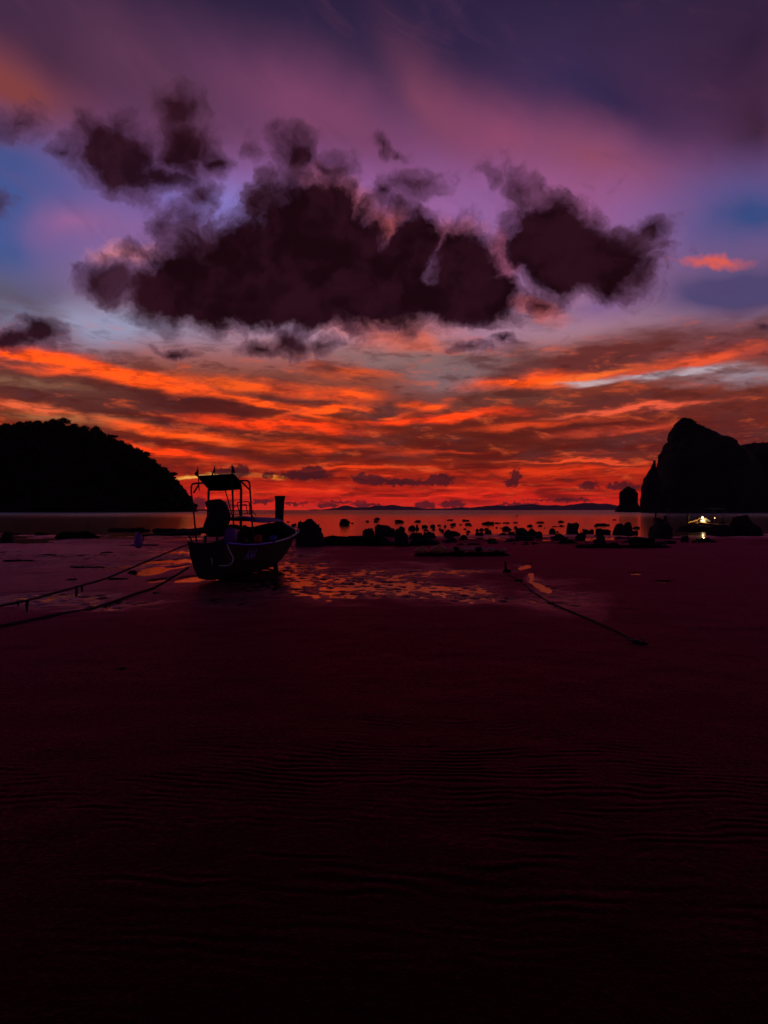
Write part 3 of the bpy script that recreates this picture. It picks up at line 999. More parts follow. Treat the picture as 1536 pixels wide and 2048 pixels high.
named = [
    (587, 652, 1038, 1093, 'big round topped boulder standing right behind the bow of the boat'),
    (678, 700, 1037.5, 1050, 'lone domed rock in open water above the flat rock bank'),
    (749, 793, 1048, 1076, 'long sloping boulder in the middle of the left rock group'),
    (724, 750, 1057, 1076, 'low rock at the left end of the sloping boulder'),
    (789, 817, 1053.5, 1092, 'upright rounded boulder at the right end of the left rock group'),
    (789, 808, 1039.5, 1045.5, 'flat low rock out in the water above the upright boulder'),
    (828, 843, 1041, 1044.5, 'thin flat rock in open water right of the flat low rock'),
    (747, 760, 1035, 1039.6, 'farthest of the flat rocks above the sloping boulder'),
    (747, 759, 1041, 1044.3, 'thin rock just below the farthest flat rock'),
    (730, 740, 1040.6, 1044, 'small pointed rock left of the pair of thin flat rocks'),
    (961, 988, 1043, 1049, 'broad flat rock awash in mid bay'),
    (923, 940, 1039, 1042.4, 'flat dark rock beyond the broad flat one'),
    (892, 907, 1038.5, 1041, 'faint thin rock farthest out in mid bay'),
    (1072, 1089, 1042.8, 1046.2, 'flat rock in open water left of the oval one'),
    (1115, 1129, 1041, 1045, 'oval flat rock in open water above the slanted boulder'),
    (1131, 1158, 1045.5, 1069, 'slanted boulder with a steep right side in the water'),
    (1030, 1060, 1056, 1072, 'broad humped boulder at the water edge in mid bay'),
    (1052, 1072, 1057, 1072, 'boulder leaning on the right of the broad humped one'),
    (1003, 1023, 1052.5, 1060.5, 'notched rock left above the broad humped boulder'),
    (968, 985, 1060, 1069, 'blocky rock with a flat top in the bright water'),
    (949, 969, 1064, 1072, 'low ragged rock beside the blocky flat topped one'),
    (1097, 1112, 1056.5, 1067, 'small rock with a tilted top between the humped and slanted boulders'),
    (1101, 1134, 1067.5, 1078.5, 'wide low rock block below the slanted boulder'),
    (1164, 1189, 1058, 1069, 'rock with a level top right of the slanted boulder'),
    (1149, 1173, 1067, 1081, 'dark boulder below the rock with the level top'),
    (1187, 1219, 1046.5, 1051.5, 'long thin rock in the water above the domed one'),
    (1190, 1221, 1057, 1069, 'low domed rock left of the twin peaked rock'),
    (1227, 1248, 1045.5, 1068, 'left peak of the twin peaked rock'),
    (1240, 1266, 1044, 1069, 'right higher peak of the twin peaked rock'),
    (1262, 1280, 1053, 1057.5, 'flat rock in the water right of the twin peaked rock'),
    (1299, 1347, 1046, 1075, 'large block shaped boulder in front of the moored dark boat'),
    (1461, 1512, 1031.5, 1070, 'tall dark boulder near the right edge of the beach'),
    (1500, 1526, 1051, 1071, 'lower shoulder rock at the right side of the tall boulder'),
    (1416, 1466, 1049, 1071, 'wide low boulder left of the tall one near the right edge'),
    (1029, 1070, 1072, 1081, 'long low slab below the broad humped boulder'),
    (815, 849, 1066, 1080, 'rock heap right of the upright rounded boulder'),
    (842, 872, 1064, 1080, 'jagged rock right of the heap by the upright boulder'),
    (885, 922, 1061, 1073, 'long ragged rock in the bright water of mid bay'),
    (892, 914, 1073, 1084, 'blunt rock on the sand edge under the long ragged one'),
    (917, 938, 1069, 1082, 'stepped rock right of the blunt one'),
    (970, 992, 1076, 1084, 'flat stone on the sand edge behind the row of floats'),
    (1070, 1085, 1063, 1078, 'squat rock filling the gap right of the humped boulder'),
    (1361, 1378, 1071, 1084, 'small round stone on the sand below the lamp lit boat'),
    (0, 27, 1063, 1082, 'dark rock cut by the left edge of the picture'),
    (815, 831, 1050.5, 1059.5, 'leaning rock in the water right above the upright boulder'),
    (830, 839, 1049, 1059, 'narrow standing rock beside the leaning one'),
    (843, 856, 1050, 1055.5, 'flat topped rock third in the row right of the upright boulder'),
    (859, 871, 1049, 1054.5, 'rounded rock at the right end of the row above the jagged rock'),
    (994, 1016, 1065.5, 1072, 'low rock left against the broad humped boulder'),
    (1016, 1031, 1063, 1072, 'knob of rock touching the left flank of the broad humped boulder'),
]
for a in named:
    rock(*a)
G = 'small stones in the shallow water'
lab_w = 'small dark stone poking out of the shallow bright water'
for x0, x1, t, b in [(898, 912, 1046, 1050.5), (929, 943, 1045.5, 1050), (988, 1004, 1044.4, 1047), (1004, 1020, 1044.2, 1046.6), (1026, 1036, 1044, 1046), (1054, 1066, 1049, 1053.2), (1075, 1085, 1050, 1052.8),
                     (1117, 1129, 1050, 1053), (1028, 1036, 1052.5, 1057), (951, 958, 1056.5, 1062), (957, 969, 1056, 1061), (968, 978, 1055.8, 1059.5), (931, 941, 1061, 1064.4), (874, 882, 1049, 1051.6),
                     (877, 882, 1054.5, 1059.5), (882, 888, 1058, 1064), (887, 893, 1051, 1054.6), (864, 871, 1055, 1060), (880, 888, 1058, 1062), (887, 893, 1050, 1053.5), (900, 908, 1053, 1055), (926, 934, 1056, 1058.6),
                     (940, 946, 1050, 1052), (1104, 1116, 1052, 1053.6), (1087, 1091, 1054.5, 1056.4), (1032, 1036, 1030.5, 1032), (1188, 1196, 1049, 1053), (581, 590, 1048, 1053), (586, 593, 1047, 1052), (572, 580, 1042, 1044.5),
                     (990, 996, 1053.5, 1056), (1000, 1004, 1054.5, 1056.5), (918, 926, 1048, 1050), (846, 852, 1058, 1061), (849, 858, 1059, 1062), (740, 747, 1056, 1058.6), (700, 708, 1045, 1047), (830, 842, 1040, 1041.4), (893, 901, 1059, 1064),
                     (932, 938, 1066, 1069.6), (1265, 1277, 1061, 1068), (1224, 1233, 1061, 1068), (1180, 1188, 1058, 1064), (1225, 1234, 1038.5, 1040.4), (1196, 1206, 1062, 1068), (1112, 1118, 1062, 1065), (1160, 1166, 1063, 1068), (498, 508, 1053, 1056), (522, 530, 1054, 1057), (485, 494, 1050, 1052.5)]:
    rock(x0, x1, t, b, lab_w, G)
rng = random.Random(77)
lab_s = 'small dark stone lying at the edge of the wet sand'
for _ in range(120):
    b = rng.uniform(1073, 1090)
    xc = rng.choice([rng.uniform(650, 830), rng.uniform(830, 1180), rng.uniform(880, 1200), rng.uniform(1180, 1345)])
    wd = 5 + 24 * rng.random() ** 2
    rock(xc - wd / 2, xc + wd / 2, b - wd * rng.uniform(.12, .26), b, lab_s, 'small stones on the shore edge', seed=rng.randrange(9999))
# low banks of weed-covered rubble
for x0, x1, t, b, label in [
    (648, 770, 1072, 1091, 'long low bank of weed covered rubble between the big boulder and the left rock group'),
    (700, 800, 1080, 1091, 'flat weed bank in front of the sloping boulder'),
    (812, 882, 1078, 1091, 'weed covered bank right of the upright rounded boulder'),
    (1115, 1153, 1079, 1087, 'short weed bank below the dark boulder'),
    (1147, 1260, 1087, 1096, 'long thin weed bank on the sand right of mid bay'),
    (1235, 1345, 1086, 1096, 'thin weed bank below the large block shaped boulder'),
    (1258, 1310, 1075, 1089, 'lumpy weed bank left of the large block shaped boulder'),
    (1376, 1440, 1075, 1085, 'weed bank on the sand in front of the lamp lit boat'),
    (1340, 1462, 1050, 1063, 'dark mound shaped as the hull shadow of the lamp lit boat'),  # solid dark mound put where the lit boat's hull shadow falls
    (104, 206, 1062, 1079, 'long dark rubble bank in the shallows under the left hill'),
    (66, 99, 1064.5, 1070.5, 'small flat weed bank left of the long rubble bank under the hill'),
    (26, 42, 1065.5, 1069.5, 'tiny weed hump beside the rock at the left edge'),
    (205, 300, 1055, 1064, 'low weed bank in the shallows right of the long rubble bank'),
    (296, 412, 1056.5, 1070, 'dark rubble bank behind the propeller shaft of the boat'),
    (440, 504, 1049, 1058, 'rubble bank seen under the blue awning of the boat'),
    (540, 600, 1056, 1074, 'rubble bank between the bow of the boat and the big boulder'),
]:
    rock(x0, x1, t, b, label, 'weed covered banks', 'weed_bank', deep=.35, m='weed', cat='bank', ang=.42)
for x0, x1, t, b, label in [
    (62, 113, 1104.5, 1112, 'dark weed streak on the wet flat under the long rubble bank'),
    (-10, 80, 1118, 1123, 'long thin weed streak at the left edge of the wet flat'),
    (130, 212, 1127, 1137, 'longest dark weed streak on the wet flat left of the boat'),
    (234, 318, 1086, 1092, 'weed streak below the wrapped propeller of the boat'),
    (198, 228, 1101, 1106.5, 'short weed streak left of the wrapped propeller'),
    (126, 156, 1156, 1161, 'small weed streak just above the hanging rope'),
    (206, 258, 1154, 1160, 'weed streak under the hanging rope near the bright pools'),
    (222, 256, 1335, 1341, 'small weed scrap on the dark foreshore below the ropes'),
]:
    rock(x0, x1, b - 3.2, b, label, 'weed streaks on the flat', 'seaweed', deep=.5, m='weed', cat='seaweed', ang=.5)


# ------------------------------------------------------------------ longtail boats
def interp(tab, s):
    xs = [r[0] for r in tab]
    return [float(np.interp(s, xs, [r[i] for r in tab])) for i in range(1, len(tab[0]))]


def hull_rings(tab, n_st=36):
    """stations: s, half beam, sheer height, half bottom, keel height -> smoothed list"""
    ss = np.linspace(tab[0][0], tab[-1][0], n_st)
    cols = []
    for i in range(1, 5):
        c = np.interp(ss, [r[0] for r in tab], [r[i] for r in tab])
        for _ in range(2):
            c[1:-1] = (c[:-2] + 2 * c[1:-1] + c[2:]) / 4
        cols.append(c)
    return ss, cols


def side_pt(b, g, w, k, u):
    """outer skin of one section, u = 0 keel .. 1 sheer"""
    p = [(0, k), (w * .9, k + .03), (w + .35 * (b - w), k + .26 * (g - k)), (w + .75 * (b - w), k + .62 * (g - k)), (b, g)]
    q = u * 4
    i = min(int(q), 3); f = q - i
    return (p[i][0] * (1 - f) + p[i + 1][0] * f, p[i][1] * (1 - f) + p[i + 1][1] * f)


def make_hull(root, tab, mats, floor=.30, th=.045):
    ss, (B, Gz, W, K) = hull_rings(tab)
    n = len(ss)
    US = [0, .12, .25, .38, .5, .63, .75, .88, 1.0]
    out = MB()
    vs, fs = [], []
    m = len(US) * 2 - 1
    for i in range(n):
        sec = [side_pt(B[i], Gz[i], W[i], K[i], u) for u in US]
        row = [(-x, ss[i], z) for x, z in reversed(sec)] + [(x, ss[i], z) for x, z in sec[1:]]
        vs += row
    for i in range(n - 1):
        for j in range(m - 1):
            a = i * m + j
            fs.append((a, a + 1, a + 1 + m, a + m))
    out.add(vs, fs)
    h = out.build('hull', mats[0], root, True)
    # transom
    sec = [side_pt(B[0], Gz[0], W[0], K[0], u) for u in US]
    loop = [(-x, z) for x, z in reversed(sec)] + [(x, z) for x, z in sec[1:]]
    tr = MB()
    k = len(loop)
    tr.add([(x, ss[0] - .05, z) for x, z in loop] + [(x, ss[0] + .004, z) for x, z in loop],
           [tuple(range(k)), tuple(range(2 * k - 1, k - 1, -1))] + [(j, (j + 1) % k, (j + 1) % k + k, j + k) for j in range(k)])
    tr.build('transom', mats[0], root)
    # inner lining and floor boards
    inn = MB(); vs, fs = [], []
    for i in range(n):
        fl = min(K[i] + floor, Gz[i] - .05)
        pts = []
        for u in (1.0, .85, .7):
            x, z = side_pt(B[i], Gz[i], W[i], K[i], u)
            pts.append((max(x - th, .004), max(z, fl)))
        x, z = side_pt(B[i], Gz[i], W[i], K[i], .55)
        pts.append((max(min(x, B[i]) - th, .003), fl))
        row = [(-x, ss[i] + (.03 if i == 0 else 0), z) for x, z in pts] + [(x, ss[i] + (.03 if i == 0 else 0), z) for x, z in reversed(pts)]
        vs += row
    mm = 8
    for i in range(n - 1):
        for j in range(mm - 1):
            a = i * mm + j
            fs.append((a, a + mm, a + 1 + mm, a + 1))
    inn.add(vs, fs)
    inn.build('inner_lining', mats[1], root)
    return ss, B, Gz, W, K


def rail(ss, B, Gz, side, r, s0, s1, dz=0.0, out=0.0):
    return [(side * (B[i] + out), ss[i], Gz[i] + dz) for i in range(len(ss)) if s0 <= ss[i] <= s1]


# ---- the stranded boat
TH = math.radians(8)
BO = Vector((-3.87, 16.2, -.03))
boat = empty('longtail_boat', BO, -TH)
tag(boat, 'dark longtail boat stranded on the wet sand with three flags over its canopy', 'boat')
RB = Matrix.Rotation(TH, 3, 'Z')


def L(px, py, d):
    return RB @ (P(px, py, d) - BO)


tab = [(0, .43, .91, .20, .10), (.8, .55, .83, .24, .04), (1.6, .66, .80, .27, .02), (2.6, .77, .82, .30, .02), (3.6, .86, .89, .30, .04), (4.2, .90, .97, .28, .05), (4.8, .72, 1.08, .22, .08), (5.3, .32, 1.20, .10, .34), (5.6, .10, 1.28, .03, .70)]
ss, B, Gz, W, K = make_hull(boat, tab, (M['hull'], M['inner']))
g1 = MB().tube(rail(ss, B, Gz, 1, .03, 0, 2.5), .028, 8)
g1.build('gunwale_strip', M['blue'], boat, True)
g2 = MB().tube(rail(ss, B, Gz, 1, .03, 2.5, 5.5), .022, 8)
g2.build('gunwale_strip', M['white'], boat, True)
g2b = MB().tube(rail(ss, B, Gz, 1, .02, 3.4, 5.0, .05, .07), .016, 8)
g2b.build('rubbing_strip', M['white'], boat, True)
g3 = MB().tube(rail(ss, B, Gz, -1, .03, 0, 5.5), .028, 8)
g3.build('gunwale_strip', M['hull'], boat, True)
# stem post: broad flat prow board flaring at its head
pr = MB()
rows = []
for z, hw, yy in [(.55, .06, 5.50), (.95, .085, 5.60), (1.3, .115, 5.64), (1.6, .118, 5.67), (1.9, .128, 5.70), (2.02, .148, 5.71), (2.05, .152, 5.71)]:
    rows.append([(-hw, yy - .05, z), (hw, yy - .05, z), (hw, yy + .05, z), (-hw, yy + .05, z)])
vs = [p for r in rows for p in r]
fs = [tuple(reversed(range(4))), tuple(range(len(vs) - 4, len(vs)))]
for i in range(len(rows) - 1):
    for j in range(4):
        a, b = i * 4 + j, i * 4 + (j + 1) % 4
        fs.append((a, b, b + 4, a + 4))
pr.add(vs, fs)
pr.build('prow_post', M['hull'], boat)
for s in (1.9, 3.0, 3.9):
    b, g, w, k = interp(tab, s)
    MB().box((0, s, g - .18), (2 * b * .86, .2, .035)).build('thwart', M['inner'], boat)
b0 = MB().box((0, .32, .80), (.72, .55, .04)); b0.build('stern_deck', M['inner'], boat)
# lettering on the starboard side, painted straight on the planking
tcu = bpy.data.curves.new('lettering', 'FONT')
tcu.body = 'AAA'
tcu.size = 1.0
tcu.shear = .25
tcu.offset = .012
tmp = bpy.data.objects.new('lettering_source', tcu)
COL.objects.link(tmp)
dg = bpy.context.evaluated_depsgraph_get()
tm = bpy.data.meshes.new_from_object(tmp.evaluated_get(dg))
bpy.data.objects.remove(tmp)
co = np.array([v.co[:] for v in tm.vertices])
mn, mx = co.min(0), co.max(0)
for v in tm.vertices:
    fx = (v.co.x - mn[0]) / (mx[0] - mn[0]); fy = (v.co.y - mn[1]) / (mx[1] - mn[1])
    s = 1.02 + fx * .58
    u = .715 + fy * .205
    b, g, w, k = [float(np.interp(s, ss, c)) for c in (B, Gz, W, K)]
    x, z = side_pt(b, g, w, k, u)
    v.co = (x + .010, s, z - .006)
link('lettering', tm, M['letter'], boat)
# engine under its dark cover, on a mount over the transom
en = MB()
rows = []
DE = 16.5
for py, l, r in [(1074, 407, 438), (1066, 402, 444), (1052, 399, 448), (1040, 403, 452), (1030, 407, 453), (1022, 409, 451), (1016, 406, 449), (1008, 404, 445), (1003, 403.5, 441), (1000, 410, 437), (998, 424, 434)]:
    c = (L(l, py, DE) + L(r, py, DE)) / 2
    rx = (r - l) / 2 / F * DE
    ry = min(.30, rx * 1.1)
    row = []
    for k in range(20):
        a = 2 * math.pi * k / 20
        wv = 1 + .06 * math.sin(5 * a + py * .12)
        row.append((c.x + math.cos(a) * rx * (1 if abs(math.cos(a)) > .9 else wv), c.y + .25 + math.sin(a) * ry * wv, c.z))
    rows.append(row)
vs = [p for r in rows for p in r]
fs = [tuple(reversed(range(20))), tuple(range(len(vs) - 20, len(vs)))]
for i in range(len(rows) - 1):
    for j in range(20):
        a, b = i * 20 + j, i * 20 + (j + 1) % 20
        fs.append((a, b, b + 20, a + 20))
en.add(vs, fs)
en.build('engine_cover', M['darktarp'], boat, True)
mo = MB()
for x in (-.14, .14):
    mo.tube([(x, .2, .8), (x, .24, 1.06)], .035, 8)
mo.box((0, .22, .83), (.4, .3, .06))
mo.build('engine_mount', M['steel'], boat)
sh0, sh1 = L(412, 1060, 16.55), L(278, 1072, 15.2)
shm = sh0.lerp(sh1, .3)
MB().tube([sh0, shm, sh0.lerp(sh1, .32), sh1], [.075, .06, .032, .022], 10).build('drive_shaft', M['steel'], boat, True)
stay = MB().tube([shm, L(385, 1085, 16.2)], .02, 6); stay.build('shaft_stay', M['steel'], boat)
dsh = (sh1 - sh0).normalized()
pp = MB()
for k in range(3):
    a = 2.1 * k
    up = Vector((0, 0, 1)); sd = dsh.cross(up).normalized()
    v1 = sd * math.cos(a) + up * math.sin(a)
    v2 = dsh.cross(v1)
    c0 = sh1
    q = [c0 + v2 * .02, c0 + v1 * .07 + v2 * .045 + dsh * .01, c0 + v1 * .13 + v2 * .02 + dsh * .025, c0 + v1 * .12 - v2 * .03 + dsh * .03, c0 + v1 * .05 - v2 * .03]
    pp.add(q + [p + dsh * .012 for p in q], [(0, 1, 2, 3, 4), (9, 8, 7, 6, 5)] + [(j, (j + 1) % 5, (j + 1) % 5 + 5, j + 5) for j in range(5)])
pp.build('propeller', M['steel'], boat)
bag = MB(); rows = []
for dz, r in [(.07, .03), (.03, .065), (-.04, .075), (-.12, .095), (-.19, .085), (-.23, .07), (-.25, .02)]:
    rows.append([(sh1.x + math.cos(2 * math.pi * k / 14) * r * .88 * (1 + .2 * math.sin(2.7 * k + dz * 26)), sh1.y - .03 + math.sin(2 * math.pi * k / 14) * r, sh1.z + dz) for k in range(14)])
vs = [p for r in rows for p in r]; fs = [tuple(range(14)), tuple(range(len(vs) - 14, len(vs)))]
for i in range(len(rows) - 1):
    for j in range(14):
        a, b = i * 14 + j, i * 14 + (j + 1) % 14
        fs.append((a, b, b + 14, a + 14))
bag.add(vs, fs)
bag.build('propeller_cover', M['purple'], boat, True)
MB().tube([L(288, 1071, 15.3), L(283, 1092, 15.25)], .012, 6).build('shaft_skeg', M['steel'], boat)
MB().tube([L(446, 1036, 16.7), L(470, 1036, 17.1), L(486, 1034, 17.5)], [.03, .025, .016], 8).build('tiller', M['steel'], boat, True)


# canopy with its tube frame
def arc(pts, n=5):
    """rounds the corners of a polyline"""
    pts = [Vector(p) for p in pts]
    out = [pts[0]]
    for a, b, c in zip(pts, pts[1:], pts[2:]):
        r = min((b - a).length, (c - b).length) * .45
        p0 = b + (a - b).normalized() * r; p1 = b + (c - b).normalized() * r
        for k in range(n + 1):
            t = k / n
            out.append(p0 * (1 - t) ** 2 + b * 2 * t * (1 - t) + p1 * t * t)
    out.append(pts[-1])
    return out


DA = 17.2
TR = .021
arch = [L(393, 1084, DA), L(386, 1010, DA), L(382.5, 985, DA), L(382.5, 967, DA), L(410, 966, DA), L(450, 963, DA), L(478, 961.5, DA), L(499, 960.5, DA), L(500, 980, DA), L(504, 1040, DA), L(507, 1086, DA)]
a1 = arc(arch[2:5]); a2 = arc(arch[6:9])
MB().tube(arch[:2] + a1 + [arch[5]] + a2 + arch[9:], TR, 8).build('canopy_arch', M['steel'], boat, True)
for pts in ([L(398, 969, DA), L(387, 986, DA)], [L(482, 962.5, DA), L(498.5, 979, DA)]):
    MB().tube(pts, .02, 8).build('arch_brace', M['steel'], boat, True)
DN, DF = 16.45, 17.9
near = [(396, 953), (420, 952), (445, 950.5), (466, 949)]
mid1 = [(404, 960), (428, 960.5), (452, 959.5), (475, 956.5)]
mid = [(412, 968), (434, 969), (458, 968), (480, 964)]
far_ = [(419, 979), (440, 979), (462, 977.5), (482.5, 976)]
poly = []
for row, dd in ((near, DN), (mid1, DN + .5), (mid, DN + 1.0), (far_, DF)):
    poly.append([L(x, y, dd) for x, y in row])
MB().slab(poly, .035).build('canopy', M['darktarp'], boat)
MB().tube([L(395, 953, DN), L(467, 949, DN)], .018, 8).build('canopy_bar', M['steel'], boat, True)
MB().tube([L(418, 979.6, DF), L(483, 976.6, DF)], .018, 8).build('canopy_bar', M['steel'], boat, True)
MB().tube([L(395, 952, DN), L(419, 979.6, DF)], .016, 8).build('canopy_bar', M['steel'], boat, True)
MB().tube([L(467, 949, DN), L(480.5, 962, DN + 1.0), L(483, 976.6, DF)], .016, 8).build('canopy_bar', M['steel'], boat, True)
for x0, y0, x1, y1, r in [(417.5, 979, 415, 1060, .03), (482.3, 977, 481.5, 1062, .033), (465.5, 977, 467.5, 1070, .02), (450, 978, 465, 1034, .014)]:
    MB().tube([L(x0, y0, DF), L(x1, y1, DF)], r, 8).build('canopy_post', M['steel'], boat, True)
MB().tube([L(464, 932, DN - .02), L(464, 975, DN + .4), L(466.5, 1030, DN + 1.1)], .016, 8).build('canopy_post', M['steel'], boat, True)
# guard rail behind the canopy
DR = 18.0
gr = arc([L(481, 1031, DR), L(474, 1008, DR), L(476, 1004.5, DR), L(497, 1003, DR), L(499, 1007, DR), L(500, 1030, DR)])
MB().tube(gr, .014, 6).build('guard_rail', M['steel'], boat, True)
for a in (((466, 1012), (500, 1010.5)), ((468, 1030), (503, 1026.5)), ((492, 1008), (495, 1028)), ((475, 1010), (480, 1030)), ((479, 1010), (492, 1008.5))):
    MB().tube([L(*a[0], DR), L(*a[1], DR)], .011, 6).build('guard_rail', M['steel'], boat, True)
# flags on poles
for base, tip, tri in [((398.5, 981), (395.5, 934), [(395.4, 934.5), (394, 940), (389, 947), (391, 951), (394.6, 952.5), (396.4, 946)]),
                       ((430, 953), (429.2, 931.5), [(429, 932), (427.5, 937), (425, 944), (422.8, 951), (425.5, 951), (427.3, 945), (429.4, 944)]),
                       ((464, 953), (464, 929), [(464, 929), (467, 934.5), (469, 941), (471, 944.5), (469, 948), (467, 945.5), (466, 946), (464.4, 949)])]:
    po = MB().tube([L(*base, DN - .05), L(*tip, DN - .05)], .012, 8).build('flag_pole', M['steel'], boat, True)
    fl = MB()
    pts = [L(x, y, DN - .05) + Vector((0, .015 * math.sin(i * 1.7), 0)) for i, (x, y) in enumerate(tri)]
    k = len(pts)
    fl.add(pts + [p + Vector((0, .012, 0)) for p in pts], [tuple(range(k)), tuple(range(2 * k - 1, k - 1, -1))] + [(j, (j + 1) % k, (j + 1) % k + k, j + k) for j in range(k)])
    fo = fl.build('flag', M['flag'], po)
# blue awning over the fore part
rowsA = []
for t in np.linspace(0, 1, 9):
    d = 17.6 + 3.7 * t
    px = 479 + 77 * t
    cy_ = 1036 + 3.5 * t
    w = .55 * math.sin(math.pi * min(1, .12 + .80 * t)) ** .7
    c = L(px, cy_, d)
    rowsA.append([c + Vector((-w, 0, -.04)), c + Vector((-w * .5, 0, .03 + .02 * math.sin(5 * t))), c + Vector((0, 0, .05)), c + Vector((w * .5, 0, .0)), c + Vector((w, 0, -.07 - .02 * math.sin(9 * t)))])
MB().slab(rowsA, .02).build('awning', M['bluetarp'], boat, True)
MB().tube([L(504, 1030, 17.2), L(510, 1040, 17.9)], .008, 6).build('awning_line', M['rope'], boat)
MB().tube([L(500, 1016, DA), L(506, 1024, 17.6), L(512, 1031, 18.4)], .012, 6).build('awning_line', M['rope'], boat)
MB().tube([L(552, 1041, 21.3), L(556, 1041, 21.7)], .01, 6).build('awning_line', M['rope'], boat)
# hanging white hose from the quarter
hose = [L(454, 1089, 16.15), L(457, 1097, 16.1), L(462, 1107, 16.1), L(466, 1115, 16.1), L(466, 1121, 16.05), L(462, 1128, 16.0), L(455, 1131, 16.0), L(446, 1131.5, 16.0), L(437, 1131, 16.02)]
MB().tube(hose, .012, 8).build('bilge_hose', M['white'], boat, True)
MB().tube([L(422, 1116, 16.0), L(424, 1121, 15.99), L(424, 1131, 15.98)], .011, 6).build('rope_end', M['white'], boat, True)


def rope(name, pts, r, label, m='rope', cat='rope', twist=True):
    """laid rope: three strands wound along the path"""
    pts = [Vector(p) for p in pts]
    dense = []
    for a, b in zip(pts, pts[1:]):
        k = max(2, int((b - a).length / .12))
        dense += [a.lerp(b, i / k) for i in range(k)]
    dense.append(pts[-1])
    for _ in range(3):
        dense = [dense[0]] + [(a + b * 2 + c) / 4 for a, b, c in zip(dense, dense[1:], dense[2:])] + [dense[-1]]
    mb = MB()
    for k in range(3):
        st = []
        for i, p in enumerate(dense):
            t = (dense[min(i + 1, len(dense) - 1)] - dense[max(i - 1, 0)]).normalized()
            x = t.orthogonal().normalized() if abs(t.z) > .95 else t.cross(Vector((0, 0, 1))).normalized()
            y = t.cross(x)
            a = i * .9 + 2.094 * k
            st.append(p + (x * math.cos(a) + y * math.sin(a)) * r * .5)
        mb.tube(st, r * .6, 5)
    o = mb.build(name, M[m], None, True)
    tag(o, label, cat)
    return o


# things lying in the boat
tub = MB()
c = L(461, 1069, 16.75)
rows = []
for z, hw in [(-.16, .115), (-.12, .13), (0, .14), (.09, .145), (.125, .12), (.14, .05)]:
    rows.append([(c.x + sx * hw * (1 if k % 2 == 0 else .94), c.y + sy * hw * .9, c.z + z) for k, (sx, sy) in enumerate([(-1, -.6), (-.6, -1), (.6, -1), (1, -.6), (1, .6), (.6, 1), (-.6, 1), (-1, .6)])])
vs = [boat.matrix_basis @ Vector(p) for r in rows for p in r]
fs = [tuple(range(7, -1, -1)), tuple(range(len(vs) - 8, len(vs)))]
for i in range(len(rows) - 1):
    for j in range(8):
        a, b = i * 8 + j, i * 8 + (j + 1) % 8
        fs.append((a, b, b + 8, a + 8))
t = MB().add(vs, fs).build('plastic_tub', M['purple'], None, True)
tag(t, 'purple plastic tub standing beside the covered engine in the boat', 'tub')
jac = MB()
c = P(515.5, 1077, 18.1)
rows = []
for z, hw, sh in [(-.10, .095, .015), (-.03, .10, .008), (.04, .09, -.002), (.082, .075, .012), (.095, .05, .02)]:
    rows.append([(c.x + sh + hw * math.cos(a) * (1.0 + .12 * math.sin(3 * a + z * 30)), c.y + hw * .7 * math.sin(a), c.z + z) for a in [2 * math.pi * k / 12 for k in range(12)]])
vs = [p for r in rows for p in r]
fs = [tuple(range(11, -1, -1)), tuple(range(len(vs) - 12, len(vs)))]
for i in range(len(rows) - 1):
    for j in range(12):
        a, b = i * 12 + j, i * 12 + (j + 1) % 12
        fs.append((a, b, b + 12, a + 12))
tag(MB().add(vs, fs).build('life_jacket', M['red'], None, True), 'red orange life jacket bundle propped up amidships in the boat', 'life jacket')
c = P(546, 1074.5, 19.2)
me = rock_mesh(.19, .11, .2, 71, 3, .2)
o = link('cloth_bundle', me, M['blue']); o.location = c + Vector((0, 0, -.06))
tag(o, 'small blue cloth bundle lying forward in the boat', 'bundle')
c = P(492, 1080, 17.4)
me = rock_mesh(.1, .08, .1, 73, 3, .2)
o = link('coconut', me, M['brown']); o.location = c + Vector((0, 0, -.04))
tag(o, 'little brown round thing lying near the stern inside the boat', 'coconut')

# wooden prop under the bow side
x, y = gpt(552, 1150)
pr = MB().tube([(0, 0, -.05), (-.01, .02, .14), (-.02, .05, .27)], [.065, .06, .055], 10)
pr.box((-.045, .03, .27), (.07, .09, .05))
o = pr.build('wooden_prop', M['inner'], None); o.location = (x, y, gz(x, y))
tag(o, 'short wooden prop standing on the sand under the starboard bow', 'prop')

# ------------------------------------------------------------------ ropes on the flat
rope('mooring_rope', [P(379, 1088, 16.2), P(350, 1099, 15.3), P(328, 1108, 14.6), P(284, 1127, 13.3), P(257, 1138.5, 12.6), P(208, 1159, 11.5), P(153, 1174, 10.6), P(100, 1189, 9.9), P(55, 1201, 9.3), P(0, 1212, 8.7), P(-120, 1232, 7.6)], .017,
     'upper mooring rope hung with rags running from the stern to the left edge')


def on_sand(lst, lift):
    out = []
    for px, py in lst:
        x, y = gpt(px, py)
        out.append((x, y, max(gz(x, y), FILM) + lift))
    return out


rope('mooring_rope', [P(376, 1136, 16.1)] + [P(345, 1155, 14.8)] + on_sand([(312, 1176), (301, 1180), (268, 1191), (232, 1202), (175, 1219), (120, 1230), (82, 1238), (40, 1247), (0, 1255), (-120, 1280)], .016), .023,
     'lower thick mooring rope lying on the sand towards the left edge')
rope('anchor_rope', on_sand([(1011, 1144), (1022, 1152), (1037, 1160), (1052, 1172), (1070, 1187), (1100, 1204), (1133, 1221), (1188, 1244), (1234, 1266), (1274, 1287)], .010), .015,
     'dark anchor rope lying across the sand on the right')
rope('bow_rope', [P(566, 1068, 20.6), P(568, 1090, 20.3), P(572, 1103, 19.9), P(578, 1111, 19.4), P(585, 1109, 19.6), P(590, 1098, 20.2), P(582, 1094, 20.6)], .010, 'thin rope trailing from the bow in a loop on the wet sand')


